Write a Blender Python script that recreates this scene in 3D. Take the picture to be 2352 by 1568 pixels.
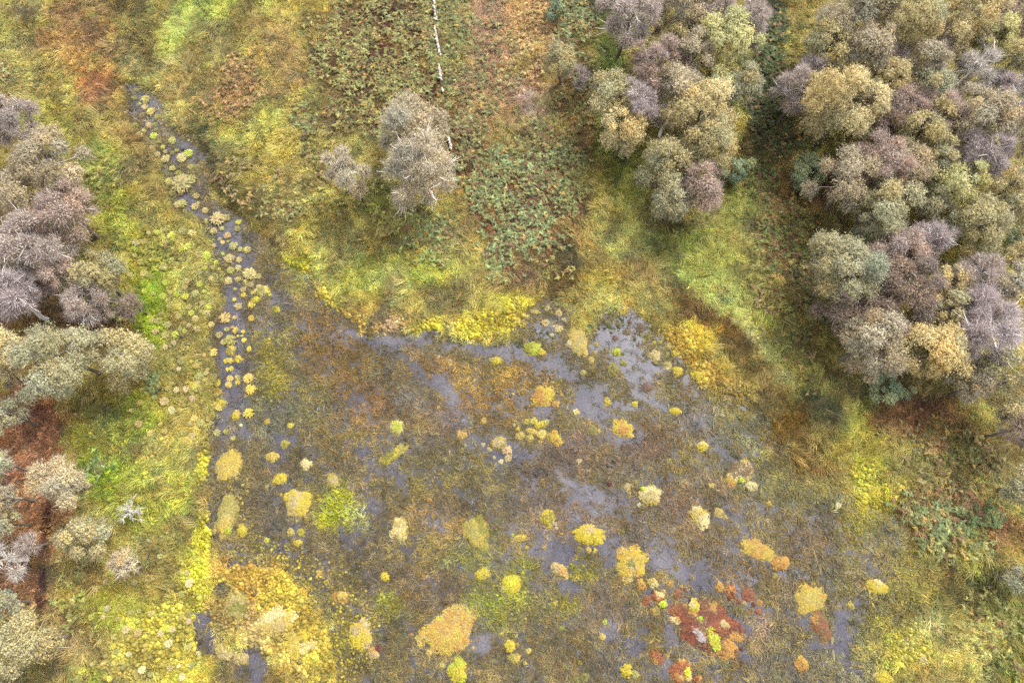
import bpy, math, random
import numpy as np
from mathutils import Vector

for _o in list(bpy.data.objects):
    bpy.data.objects.remove(_o)
SC = bpy.context.scene
COL = SC.collection
RNG = np.random.default_rng(7)
random.seed(7)

# ------------------------------------------------------------------ camera
CAM_H = 45.0
TILT = math.radians(17.0)
cam_d = bpy.data.cameras.new('camera')
cam_d.sensor_width = 36.0
cam_d.lens = 24.0
cam_d.clip_end = 2000.0
cam = bpy.data.objects.new('camera', cam_d)
cam.location = (0, 0, CAM_H)
cam.rotation_euler = (TILT, 0, 0)
COL.objects.link(cam)
SC.camera = cam

# ------------------------------------------------------------------ light: bright overcast, soft sun from the upper right
SUN_EL, SUN_AZ = math.radians(52), math.radians(40)
world = bpy.data.worlds.new('World')
SC.world = world
world.use_nodes = True
nt = world.node_tree
bg = nt.nodes['Background']
sky = nt.nodes.new('ShaderNodeTexSky')
sky.sky_type = 'NISHITA'
sky.sun_disc = False
sky.sun_elevation = SUN_EL
sky.sun_rotation = SUN_AZ
sky.dust_density = 3.0
sky.air_density = 1.0
hsv = nt.nodes.new('ShaderNodeHueSaturation')
hsv.inputs['Saturation'].default_value = 0.12
nt.links.new(sky.outputs[0], hsv.inputs['Color'])
nt.links.new(hsv.outputs[0], bg.inputs['Color'])
bg.inputs['Strength'].default_value = 0.15
sun_d = bpy.data.lights.new('sun', 'SUN')
sun_d.energy = 1.5
sun_d.angle = math.radians(14)
sun_d.color = (1.0, 0.95, 0.87)
sun = bpy.data.objects.new('sun', sun_d)
sdir = Vector((math.sin(SUN_AZ) * math.cos(SUN_EL), math.cos(SUN_AZ) * math.cos(SUN_EL), math.sin(SUN_EL)))
sun.rotation_euler = sdir.to_track_quat('Z', 'Y').to_euler()
sun.location = (30, 40, 60)
COL.objects.link(sun)
SC.view_settings.view_transform = 'Standard'
SC.view_settings.look = 'None'
SC.view_settings.exposure = 2.18
SC.view_settings.gamma = 1.0
SC.view_settings.use_curve_mapping = False
SC.render.engine = 'CYCLES'
SC.cycles.use_denoising = False
SC.cycles.max_bounces = 6
SC.cycles.diffuse_bounces = 5
SC.cycles.glossy_bounces = 2
SC.cycles.transmission_bounces = 2
SC.cycles.transparent_max_bounces = 4
SC.cycles.caustics_reflective = False
SC.cycles.caustics_refractive = False
SC.cycles.sample_clamp_indirect = 4.0

# ------------------------------------------------------------------ survey: ground positions read off the photograph (its 2352 x 1568 view)
F = 2352 * cam_d.lens / 36.0
FWD = np.array([0, math.sin(TILT), -math.cos(TILT)])
UPV = np.array([0, math.cos(TILT), math.sin(TILT)])

def at(vx, vy, z=0.0):
    px, py = (vx - 1176.0) / F, (784.0 - vy) / F
    d = FWD + py * UPV + np.array([px, 0, 0])
    t = (CAM_H - z) / (-d[2])
    return np.array([d[0] * t, d[1] * t, z])

def mpp(P):
    """metres that one view pixel spans at the distance of point P"""
    return float(np.dot(np.array(P) - np.array([0, 0, CAM_H]), FWD)) / F

ALB = 0.66
def lin(c, k=ALB, sat=0.84):
    c = np.asarray(c, float) / 255.0
    g = c @ np.array([0.35, 0.5, 0.15])
    c = np.clip(g[..., None] + (c - g[..., None]) * sat, 0, 1)
    return np.where(c <= 0.04045, c / 12.92, ((c + 0.055) / 1.055) ** 2.4) * k

# ------------------------------------------------------------------ noise
def _h(ix, iy, s):
    n = (ix.astype(np.int64) * 374761393 + iy.astype(np.int64) * 668265263 + s * 1442695041) & 0x7fffffff
    n = ((n ^ (n >> 13)) * 1274126177) & 0x7fffffff
    n = (n ^ (n >> 16)) & 0xffff
    return n / 65535.0

def vnoise(x, y, s=0):
    x = np.asarray(x, float); y = np.asarray(y, float)
    ix, iy = np.floor(x), np.floor(y)
    fx, fy = x - ix, y - iy
    fx = fx * fx * (3 - 2 * fx); fy = fy * fy * (3 - 2 * fy)
    a, b = _h(ix, iy, s), _h(ix + 1, iy, s)
    c, d = _h(ix, iy + 1, s), _h(ix + 1, iy + 1, s)
    return (a + (b - a) * fx) * (1 - fy) + (c + (d - c) * fx) * fy

def fbm(x, y, s=0, o=4):
    t = 0; a = 0.5; n = 0
    for i in range(o):
        t = t + a * vnoise(x * 2 ** i + 13.7 * i, y * 2 ** i - 7.1 * i, s + i); n += a; a *= 0.5
    return t / n

def sstep(a, b, x):
    t = np.clip((x - a) / (b - a), 0, 1)
    return t * t * (3 - 2 * t)

# ------------------------------------------------------------------ fields
class Blob:
    def __init__(s, x, y, rx, ry, rot=0.0):
        c = at(x, y)[:2]
        a = math.radians(rot)
        u = at(x + rx * math.cos(a), y + rx * math.sin(a))[:2] - c
        w = at(x - ry * math.sin(a), y + ry * math.cos(a))[:2] - c
        s.c = c; s.inv = np.linalg.inv(np.stack([u, w], 1))
    def q(s, P):
        d = (P - s.c) @ s.inv.T
        return np.sqrt((d * d).sum(1))

def blobs_w(P, lst, nz, amp=0.8, lo=1.3, hi=0.55):
    """largest weight of the list of (x, y, rx, ry[, rot[, strength]])"""
    r = np.zeros(len(P))
    for b in lst:
        rot = b[4] if len(b) > 4 else 0; st = b[5] if len(b) > 5 else 1.0
        q = Blob(b[0], b[1], b[2], b[3], rot).q(P) + (nz - 0.5) * amp
        r = np.maximum(r, st * (1 - sstep(hi, lo, q)))
    return r

def paint(P, base, lst, nz, amp=1.5):
    c = np.tile(np.asarray(base, float), (len(P), 1))
    for (x, y, rx, ry, rot, rgb, a) in lst:
        q = Blob(x, y, rx, ry, rot).q(P) + (nz - 0.5) * amp
        w = (a * (1 - sstep(0.5, 1.35, q)))[:, None]
        c = c * (1 - w) + np.asarray(rgb, float) * w
    return c

def poly_sd(P, poly):
    """signed distance to polygon, negative inside"""
    poly = np.asarray(poly); n = len(poly)
    d2 = np.full(len(P), 1e18); ins = np.zeros(len(P), bool)
    for i in range(n):
        a, b = poly[i], poly[(i + 1) % n]
        e = b - a; w = P - a
        t = np.clip((w @ e) / max(e @ e, 1e-9), 0, 1)
        pr = w - t[:, None] * e
        d2 = np.minimum(d2, (pr * pr).sum(1))
        cond = (a[1] > P[:, 1]) != (b[1] > P[:, 1])
        if abs(b[1] - a[1]) > 1e-9:
            xx = a[0] + (P[:, 1] - a[1]) * (b[0] - a[0]) / (b[1] - a[1])
            ins ^= cond & (P[:, 0] < xx)
    d = np.sqrt(d2)
    return np.where(ins, -d, d)

POOL_V = [(280,190),(288,240),(302,275),(325,308),(350,345),(372,372),(385,405),(384,435),(394,480),(440,505),(470,525),(485,560),
 (490,600),(505,640),(510,690),(490,740),(485,790),(490,830),(505,870),(505,910),(485,960),(478,1000),(490,1040),(485,1100),(485,1150),
 (478,1200),(500,1270),(560,1290),(640,1285),(700,1340),(760,1400),(775,1480),(770,1600),(770,1800),(2080,1800),(2050,1600),(2020,1480),
 (2070,1400),(2100,1320),(2090,1240),(2060,1190),(1990,1170),(1950,1130),(1900,1100),(1830,1080),(1790,1030),(1760,970),(1700,915),(1610,895),
 (1580,870),(1560,830),(1530,790),(1500,750),(1470,725),(1420,712),(1370,725),(1350,770),(1345,815),(1310,800),(1300,750),(1310,715),
 (1270,690),(1210,710),(1195,750),(1180,790),(1100,785),(1000,770),(930,765),(880,778),(830,770),(780,730),(735,690),(715,655),(715,625),
 (700,640),(660,600),(620,560),(580,520),(540,490),(510,470),(488,440),(478,400),(474,352),(446,322),(414,304),(380,284),(373,245),
 (352,212),(315,190)]
POOL = np.array([at(*p)[:2] for p in POOL_V])
POOL2_V = [(440,1395),(478,1408),(490,1450),(512,1488),(560,1492),(615,1508),(625,1600),(625,1750),(480,1750),(495,1560),(505,1530),(470,1485),(455,1440)]
POOL2 = np.array([at(*p)[:2] for p in POOL2_V])
POOLE = [(866,716,15,26,10),(505,1352,12,18,0),(1300,598,9,16,10),(848,745,8,20,30),(330,215,10,14,30),(2120,1320,5,16,-10)]

def wobble(P):
    s = 0.9
    wx = fbm(P[:, 0] * s, P[:, 1] * s, 11, 3) - 0.5; wy = fbm(P[:, 0] * s + 40, P[:, 1] * s, 12, 3) - 0.5
    return P + np.stack([wx, wy], 1) * 1.1

def pool_sd(P):
    Q = wobble(P)
    d = np.minimum(poly_sd(Q, POOL), poly_sd(Q, POOL2))
    for b in POOLE:
        bl = Blob(*b)
        r = 1.0 / np.linalg.norm(bl.inv, 2)
        d = np.minimum(d, (bl.q(Q) - 1) * r)
    return d
# ------------------------------------------------------------------ ground cover survey: (x, y, rx, ry, rot, colour, strength)
STRAW=(172,148,80); GOLD=(178,152,74); OLIVE=(140,128,58); LIME=(170,178,80); GREEN=(140,158,42); DKOL=(96,86,44); BROWN=(166,126,80)
RUST=(160,104,66); PINK=(200,156,122); LAV=(190,165,150); YEL=(222,204,56); ORG=(222,170,74); PALE=(222,200,128); DKGR=(82,90,46); MAROON=(74,42,40)
LAND = [
 (180,90,110,130,-10,BROWN,.95),(225,205,48,48,0,RUST,.8),(70,40,60,36,0,(130,112,80),.7),(15,50,34,60,0,(176,168,82),.8),
 (470,30,95,50,-20,LIME,.9),(400,95,55,45,-30,(176,182,90),.9),(300,30,50,45,0,(110,100,55),.7),(318,110,44,62,0,(128,112,64),.8),
 (100,190,80,60,0,(170,152,76),.8),(545,220,60,60,0,(190,142,84),.75),(410,215,75,80,0,STRAW,.8),(130,300,70,60,20,(152,142,60),.8),
 (20,110,20,60,0,(180,160,90),.6),
 (240,385,42,66,0,(150,152,64),.85),(262,470,62,60,0,(150,152,62),.85),(305,285,50,80,-25,(168,138,76),.85),(330,400,50,60,0,(160,140,74),.7),
 (482,335,26,60,-15,DKOL,1),(530,430,42,75,-22,(104,92,48),.95),(580,500,34,40,-30,(120,105,54),.9),(450,420,14,20,0,(165,175,110),.5),
 (560,330,60,110,-15,(172,160,76),.8),(640,120,80,140,0,(178,146,84),.8),(610,300,50,70,0,(176,166,72),.7),(680,440,80,80,0,(172,152,82),.8),
 (600,20,70,40,0,(150,140,66),.7),(720,60,60,80,0,(160,142,70),.7),
 (900,130,160,170,0,(112,82,52),.9),(860,150,40,50,0,(110,70,54),.7),(1010,300,110,120,0,(120,88,54),.85),(780,250,60,90,0,(128,104,56),.7),
 (1130,110,70,140,0,PINK,.85),(1190,230,70,60,0,(196,158,130),.9),(1240,70,70,120,0,(208,162,110),.85),(1205,245,30,30,0,LAV,.8),(1120,260,60,90,0,(180,138,100),.7),
 (1330,80,50,90,0,(130,112,62),.8),(1340,240,60,90,0,(136,104,64),.85),(1395,140,30,150,0,(98,108,42),.9),(1400,280,26,70,0,(118,128,48),.8),(1390,10,30,30,0,(60,70,40),.8),
 (1210,490,140,150,0,(124,92,64),.9),(1130,450,50,90,0,(128,88,66),.8),(1300,560,60,60,0,(160,130,70),.8),
 (800,480,90,50,0,(166,152,72),.8),(860,470,60,40,0,(120,112,52),.8),(940,600,200,70,5,(176,164,80),.9),(840,640,110,60,0,(172,178,78),.8),(1010,640,80,50,0,(160,170,66),.8),
 (720,560,90,60,25,(172,158,78),.8),(620,560,40,40,30,(150,130,70),.7),(690,612,36,30,30,(185,178,40),.9),(900,650,40,40,0,(180,165,100),.6),
 (1100,660,100,40,0,(168,150,80),.8),(1180,650,60,40,0,(160,128,76),.7),
 (1440,380,60,80,0,(140,140,58),.8),(1470,560,80,80,20,(192,184,100),.9),(1350,640,80,60,0,(152,136,66),.8),(1305,600,26,34,0,(70,68,48),.9),(1290,655,32,40,0,(104,80,46),.9),
 (1540,570,50,60,0,(108,114,46),.8),(1420,690,110,30,0,(176,156,84),.8),(1470,640,80,40,10,(150,120,64),.8),(1560,630,60,40,20,(176,166,88),.6),
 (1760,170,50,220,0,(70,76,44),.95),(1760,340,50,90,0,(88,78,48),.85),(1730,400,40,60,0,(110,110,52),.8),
 (1640,600,100,90,20,(160,164,72),.9),(1700,700,90,110,30,(166,160,82),.9),(1590,715,80,36,35,(108,84,40),1),(1690,800,44,120,-40,(110,86,40),1),
 (1740,790,14,150,-38,(206,200,124),.9),(1800,870,22,60,-38,(204,200,120),.8),(1640,690,70,24,30,(182,184,92),.8),
 (1590,800,50,60,-30,(214,178,64),.95),(1640,860,50,50,-30,(204,170,62),.95),(1720,890,60,24,0,(170,148,70),.8),(1770,900,40,50,-30,(150,122,58),.7),
 (1700,480,70,60,0,(150,152,66),.8),(1800,480,80,120,-10,(140,108,66),.85),(1840,640,60,120,-10,(136,104,64),.8),(1800,760,60,90,0,(160,160,74),.7),(1850,420,70,60,0,(120,84,60),.85),
 (1860,780,50,90,0,(146,126,66),.8),(1850,880,40,60,0,(178,174,84),.8),(1885,940,50,26,20,(96,94,62),.75),(1795,990,50,90,-20,(112,84,34),1),(1850,1060,70,40,20,(146,116,54),.9),
 (1760,940,40,30,0,(120,104,56),.8),(1940,1050,60,50,0,(160,142,68),.8),(1990,980,60,60,0,(166,160,72),.8),
 (2110,965,90,50,0,(148,100,64),.9),(2150,1050,100,60,0,(150,140,70),.8),(2060,1080,60,80,0,(156,142,72),.7),(2250,1030,80,80,0,(140,122,62),.8),(2150,1030,34,26,0,(188,142,104),.8),
 (1985,1105,40,60,-20,(196,190,60),.9),(2020,1150,40,30,20,(190,178,56),.9),(2160,1190,90,90,0,(142,118,68),.85),(2235,1165,24,28,0,(206,160,126),.9),(2290,1220,70,60,0,(136,94,60),.8),
 (2210,1290,100,70,0,(164,158,72),.85),(2110,1330,60,60,20,(150,134,66),.8),(2170,1380,80,60,0,(120,106,52),.8),(2300,1340,70,44,0,(88,92,46),.85),(2300,1420,80,60,0,(140,142,62),.8),
 (2190,1500,110,90,0,(196,180,92),.9),(2080,1480,60,60,0,(180,168,60),.9),(2320,1520,70,60,0,(130,132,58),.8),(2000,1400,60,60,0,(150,140,66),.7),(2130,1430,50,40,0,(190,178,104),.8),
 (740,690,24,50,-25,(226,204,76),.95),(800,735,40,26,30,(220,186,66),.95),(900,740,50,34,0,(220,180,92),.95),(905,745,26,24,0,(226,190,140),.8),(995,750,50,30,0,(226,208,56),.95),
 (1060,740,40,26,0,(214,180,84),.9),(1130,740,80,36,0,(216,196,52),.95),(1200,720,50,30,0,(210,184,56),.95),(1160,700,60,20,0,(196,184,64),.8),(860,700,60,30,0,(196,170,80),.7),
 (340,640,50,80,0,(160,160,54),.8),(350,730,40,90,0,(142,162,36),.9),(440,640,50,110,0,(178,162,76),.8),(460,800,36,160,0,(180,160,74),.85),(390,900,70,90,0,(170,156,70),.8),(300,540,60,40,0,(156,148,58),.8),
 (290,960,110,50,0,(136,146,52),.85),(190,960,80,60,0,(132,120,62),.8),(430,1000,50,50,0,(186,166,76),.8),(240,1040,100,60,0,(150,150,58),.8),(470,1060,22,50,0,(214,206,44),.8),
 (60,1000,80,120,0,(152,100,68),.9),(85,960,20,80,-3,MAROON,.95),(85,1110,70,200,0,(172,116,82),.9),(115,1200,10,70,3,MAROON,.95),(105,1350,12,80,2,MAROON,.95),(40,1330,60,60,0,(150,100,66),.85),
 (30,700,120,130,0,(110,70,54),.9),(220,750,60,60,0,(118,74,58),.9),(60,520,120,160,0,(120,100,60),.8),
 (300,1110,80,80,0,(148,154,52),.85),(240,1100,40,60,0,(130,146,40),.8),(400,1100,70,90,0,(174,164,70),.8),(360,1180,50,60,0,(150,154,50),.8),(400,1250,70,90,0,(168,152,70),.85),(430,1130,40,60,0,(196,190,58),.8),
 (465,1260,24,120,4,(226,218,46),.95),(450,1320,40,60,0,(216,208,56),.9),(220,1330,80,90,0,(176,148,82),.85),(170,1420,60,120,0,(172,146,82),.8),(300,1400,90,60,0,(160,164,56),.85),(330,1350,60,40,0,(186,166,80),.8),
 (400,1440,90,70,0,(206,192,66),.9),(280,1510,110,60,0,(180,160,80),.85),(400,1520,90,60,0,(210,192,66),.9),(200,1550,40,30,0,(140,160,46),.7),(160,1500,50,70,0,(160,134,80),.7),
 (540,1290,60,50,0,(206,164,84),.9),(600,1330,90,60,0,(214,174,64),.95),(520,1400,40,50,0,(186,160,80),.9),(620,1420,80,60,0,(222,178,96),.95),(660,1370,60,60,0,(222,196,62),.9),(700,1460,90,80,0,(206,178,60),.95),
 (600,1460,50,40,0,(214,186,118),.9),(720,1540,80,50,0,(200,178,62),.95),(660,1500,50,60,0,(214,186,90),.9),(500,1480,30,60,0,(180,160,80),.8),(560,1550,50,30,0,(206,190,70),.8),
]
SEDGE = [
 (340,240,40,60,-25,(130,126,112),.8),(430,400,50,60,-25,(124,112,72),.7),(520,540,60,60,0,(126,124,104),.8),(540,800,40,200,0,(120,116,120),.9),
 (640,580,60,60,40,(136,122,66),.9),(680,650,50,40,30,(140,132,60),.9),(640,700,50,30,0,(110,102,92),.8),(720,770,70,60,30,(130,102,54),.9),(620,840,56,120,0,(140,128,52),.95),(650,760,40,40,0,(116,110,66),.8),
 (790,830,80,70,30,(124,96,48),.9),(830,930,90,70,0,(128,98,58),.85),(860,930,28,24,0,(152,112,72),.6),(700,940,80,60,0,(122,114,62),.85),(640,960,60,50,0,(112,108,84),.8),(760,1020,80,60,0,(124,106,56),.8),
 (1050,880,100,60,15,(152,122,60),.9),(980,850,60,40,20,(138,106,58),.85),(1190,880,70,50,0,(166,130,56),.9),(1250,850,50,30,0,(128,104,70),.7),(1130,930,90,40,0,(148,116,60),.85),(1010,960,70,50,0,(128,104,80),.8),(960,900,50,40,0,(122,112,92),.7),
 (1360,900,60,30,0,(134,122,72),.6),(1420,930,40,20,0,(126,108,56),.7),(1540,900,50,30,0,(140,124,64),.7),(1630,970,90,50,0,(126,116,96),.85),(1720,1000,70,60,0,(128,122,82),.9),(1800,1100,80,50,0,(128,120,66),.9),
 (1480,1020,120,50,0,(124,100,72),.9),(1350,1050,120,50,0,(122,100,74),.85),(1250,1080,90,60,0,(120,100,70),.85),(1080,1080,100,60,0,(124,110,62),.85),(950,1090,90,60,0,(122,108,58),.85),
 (780,1160,46,50,10,(156,156,24),.95),(830,1180,30,40,0,(160,160,96),.7),(700,1080,60,60,0,(116,104,66),.8),(640,1180,50,90,0,(112,100,74),.85),(1010,1200,80,60,0,(150,120,68),.9),(950,1270,110,50,0,(134,116,60),.85),(1090,1290,60,60,0,(142,138,64),.85),
 (860,1300,90,60,0,(120,104,66),.85),(760,1300,60,60,0,(122,106,62),.85),(980,1360,90,50,0,(136,112,66),.85),(890,1390,30,30,0,(146,148,40),.9),(1180,1400,60,50,0,(176,176,36),.95),(1120,1390,50,40,0,(142,142,50),.9),(860,1440,100,50,0,(126,114,56),.85),
 (900,1530,120,60,0,(116,102,58),.9),(760,1450,40,60,0,(150,138,50),.8),(1250,1420,90,60,0,(128,114,70),.85),(1280,1500,90,60,0,(126,108,60),.85),(1290,1390,60,40,0,(140,132,50),.8),(1380,1390,60,50,0,(128,106,74),.85),
 (1320,1180,100,60,0,(128,106,82),.85),(1560,1160,80,60,0,(136,108,76),.85),(1450,1200,90,60,0,(128,108,76),.85),(1680,1220,90,50,0,(134,112,72),.85),(1200,1330,50,40,0,(150,146,44),.8),(1330,1310,40,30,0,(150,140,40),.7),
 (1800,1200,100,60,0,(138,122,76),.85),(1880,1140,90,40,0,(130,124,76),.9),(1980,1200,70,40,0,(150,144,60),.8),(1860,1260,80,50,0,(138,114,64),.85),(1960,1290,80,50,0,(136,122,72),.85),(2030,1230,50,50,0,(120,116,100),.7),
 (1780,1360,60,40,0,(132,112,70),.85),(1780,1500,80,60,0,(130,118,80),.85),(1900,1530,90,50,0,(132,124,92),.85),(1960,1420,60,60,0,(136,126,72),.8),(1480,1460,70,40,0,(118,100,54),.85),(1640,1530,60,40,0,(130,112,68),.85),(1400,1500,60,60,0,(128,116,92),.7),
 (1690,1320,60,30,0,(128,104,70),.8),(1500,1250,60,30,0,(120,104,80),.7),(1960,1500,50,60,0,(148,142,96),.7),(1750,1440,30,60,0,(160,130,104),.7),
]
# open water, (x, y, rx, ry, rot, strength)
OPEN = [
 (325,245,14,40,-30,.9),(345,290,16,30,-30,.8),(400,345,26,24,-20,.8),(435,365,14,34,-20,.95),(425,460,24,18,10,.9),(455,495,34,20,20,.8),(525,530,40,60,-10,.85),(560,600,40,50,0,.85),(535,680,34,80,0,.95),(630,690,14,34,-10,.95),(520,790,30,80,0,.95),(525,900,34,60,0,.95),(510,970,24,60,0,.9),(500,1080,12,60,0,.95),(560,1010,20,40,0,.7),
 (600,520,30,30,30,.6),(712,655,8,26,10,.9),(820,770,60,9,30,.85),(935,783,80,16,3,1),(1060,795,90,14,8,.95),(1180,812,80,22,10,.95),(1300,845,90,32,8,.92),(1420,800,70,70,0,.95),(1440,750,50,40,0,.9),(1480,850,80,30,0,.85),(1360,920,70,40,20,.75),(1480,920,60,30,0,.6),(1430,990,50,40,0,.75),
 (1025,900,24,50,-25,.7),(1050,960,50,24,20,.5),(1150,1030,90,30,10,.65),(1250,950,30,20,0,.75),(1270,1100,70,30,0,.5),(1380,1160,90,60,0,.55),(1495,1130,40,40,0,.7),(1600,1030,60,20,0,.5),(1640,1190,60,14,0,.7),
 (680,1230,44,34,0,.75),(700,990,30,20,0,.5),(650,1020,30,30,0,.5),(850,1180,34,60,10,.7),(880,1140,50,14,0,.5),(960,1120,60,16,5,.6),(740,1330,40,40,0,.5),(800,1400,26,26,0,.6),(770,1430,14,40,0,.6),(900,1320,40,30,0,.4),
 (1100,1480,34,30,0,.95),(1060,1420,20,14,0,.6),(970,1470,40,20,0,.6),(1200,1240,50,50,0,.5),(1290,1280,30,40,-30,.7),(1310,1360,40,40,-20,.65),(1350,1230,60,40,0,.5),(1400,1260,26,50,0,.6),(1530,1270,50,44,30,.85),(1600,1320,60,40,20,.85),(1560,1370,80,40,0,.8),(1690,1350,60,50,0,.8),(1740,1390,50,30,0,.7),
 (1540,1440,16,60,0,.9),(1690,1460,30,60,-20,.8),(1400,1450,30,40,0,.9),(1450,1490,40,40,0,.6),(1540,1530,40,30,0,.9),(1850,1430,18,30,0,1),(1940,1440,26,44,0,1),(1890,1480,34,12,0,.9),(1960,1520,60,30,20,.6),(1800,1310,30,30,0,.6),(1990,1360,40,30,0,.5),
 (1660,930,60,24,20,.5),(1720,1050,50,40,30,.4),(2040,1200,26,34,0,.7),(1900,1180,50,20,0,.4),(1760,1160,26,20,0,.6),(1300,700,40,16,10,.6),(1250,750,30,24,0,.7),(545,1480,80,60,0,.95),(600,1550,50,50,0,.95),(460,1420,20,30,0,.9),
]
MOSS = [
 (742,685,22,55,-25),(800,735,46,26,30),(865,758,30,14,20),(905,742,50,32,0),(995,750,56,28,0),(1060,745,40,24,0),(1130,745,80,34,0),(1200,730,50,34,0),(1560,800,36,50,-20),(1610,850,44,44,-30),(1690,890,60,18,10),
 (600,1340,100,60,0),(640,1420,100,80,0),(700,1480,80,90,0),(520,1400,46,60,0),(600,1470,60,40,0),(466,1260,22,120,4),(440,1340,40,50,0),(400,1450,90,80,0),(330,1520,110,50,0),(690,612,34,30,30),(470,1070,24,60,0),
 (560,1290,70,40,0),(1990,1110,34,60,-20),(2080,1480,50,60,0),(1328,785,16,34,0)]
BRACKEN = [  # x, y, rx, ry, rot, density, colour
 (860,140,130,150,0,.8,(140,152,86)),(940,60,110,80,0,.9,(140,154,90)),(1030,130,60,150,0,.85,(126,146,88)),(920,280,110,60,0,.75,(136,148,84)),(1090,240,60,110,0,.75,(128,140,90)),(800,250,60,70,0,.6,(126,132,74)),
 (705,290,34,44,0,.9,(126,150,92)),(730,360,40,40,0,.6,(140,146,76)),(1040,340,60,60,0,.7,(124,138,88)),(760,450,100,50,0,.35,(156,156,74)),(650,470,60,50,0,.35,(160,154,80)),
 (1180,420,110,90,0,.95,(128,156,98)),(1200,520,80,80,0,.95,(126,158,102)),(1150,590,50,50,0,.8,(132,166,104)),(980,540,70,60,30,.8,(130,158,96)),(920,520,60,40,0,.5,(150,160,80)),(1290,420,60,80,0,.7,(132,154,92)),(1230,340,80,50,0,.6,(130,140,84)),
 (1250,560,50,60,0,.5,(140,152,84)),(1290,620,30,40,0,.4,(170,172,80)),(1310,60,50,60,0,.6,(124,150,98)),(1340,180,40,60,0,.5,(126,150,94)),(1330,250,60,60,0,.55,(128,136,76)),(1240,80,80,110,0,.3,(190,156,88)),(1150,150,60,130,0,.28,(150,146,88)),
 (560,200,60,60,0,.45,(170,132,78)),(545,240,50,50,0,.45,(192,142,80)),(470,240,30,30,0,.25,(196,146,86)),(10,170,30,40,0,.5,(180,176,110)),
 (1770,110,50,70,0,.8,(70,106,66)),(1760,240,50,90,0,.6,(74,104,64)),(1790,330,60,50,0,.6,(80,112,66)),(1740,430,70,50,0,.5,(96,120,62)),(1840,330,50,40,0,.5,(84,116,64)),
 (1800,540,70,90,0,.6,(106,130,66)),(1760,600,60,60,0,.4,(140,140,66)),(1850,640,40,90,0,.55,(100,126,70)),(1830,740,50,80,0,.5,(120,134,70)),(1780,700,50,60,0,.3,(170,140,76)),(1860,840,30,50,0,.4,(150,130,70)),
 (2130,1190,80,70,0,.6,(116,146,90)),(2160,1120,80,60,0,.35,(140,130,74)),(2250,1190,40,40,0,.6,(112,150,92)),(2200,1060,90,60,0,.4,(130,132,70)),(2110,1010,60,50,0,.4,(130,130,74)),(2190,1240,80,40,0,.4,(130,150,90)),(2260,1430,90,70,0,.4,(150,160,86)),(2330,1520,40,50,0,.5,(120,146,76)),(2280,1500,60,50,0,.3,(180,170,76)),
 (170,1360,30,90,0,.35,(150,166,90)),(240,1070,30,30,0,.5,(120,164,90)),(360,880,16,26,0,.6,(110,150,100)),(250,420,40,60,0,.4,(150,158,70)),(380,580,40,40,0,.35,(140,160,56)),(180,1290,40,60,0,.25,(160,150,80)),(1560,560,40,30,0,.2,(160,150,80)),(560,440,90,60,0,.2,(176,150,90)),
]
RUSTY = [  # dead bracken litter
 (880,140,170,180,0,.5),(1060,260,120,150,0,.55),(1210,470,140,150,0,.6),(1330,230,70,110,0,.6),(1190,120,100,170,0,.6),(1800,500,90,150,0,.6),(1850,760,60,160,0,.5),(1790,350,90,70,0,.6),(2130,980,100,60,0,.7),(2180,1150,120,110,0,.55),(2300,1220,70,60,0,.7),(1860,400,70,70,0,.7),
 (85,1110,80,220,0,.9),(40,1330,70,90,0,.8),(60,900,100,100,0,.7),(220,760,70,70,0,.8),(560,220,60,60,0,.5),(2230,1165,40,40,0,.6),(130,1420,40,60,0,.3),(2330,700,20,20,0,.3),(380,720,20,20,0,.5)]

COLN = {'straw': (196,176,104), 'lime': (190,196,60), 'yellow': (218,196,58), 'gold': (212,184,82), 'olive': (150,142,62), 'tan': (206,182,124), 'brown': (136,112,78),
        'pale': (232,214,150), 'orange': (206,154,76), 'red': (166,98,62), 'darkred': (118,62,50), 'green': (96,110,50), 'khaki': (176,164,84)}
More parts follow.
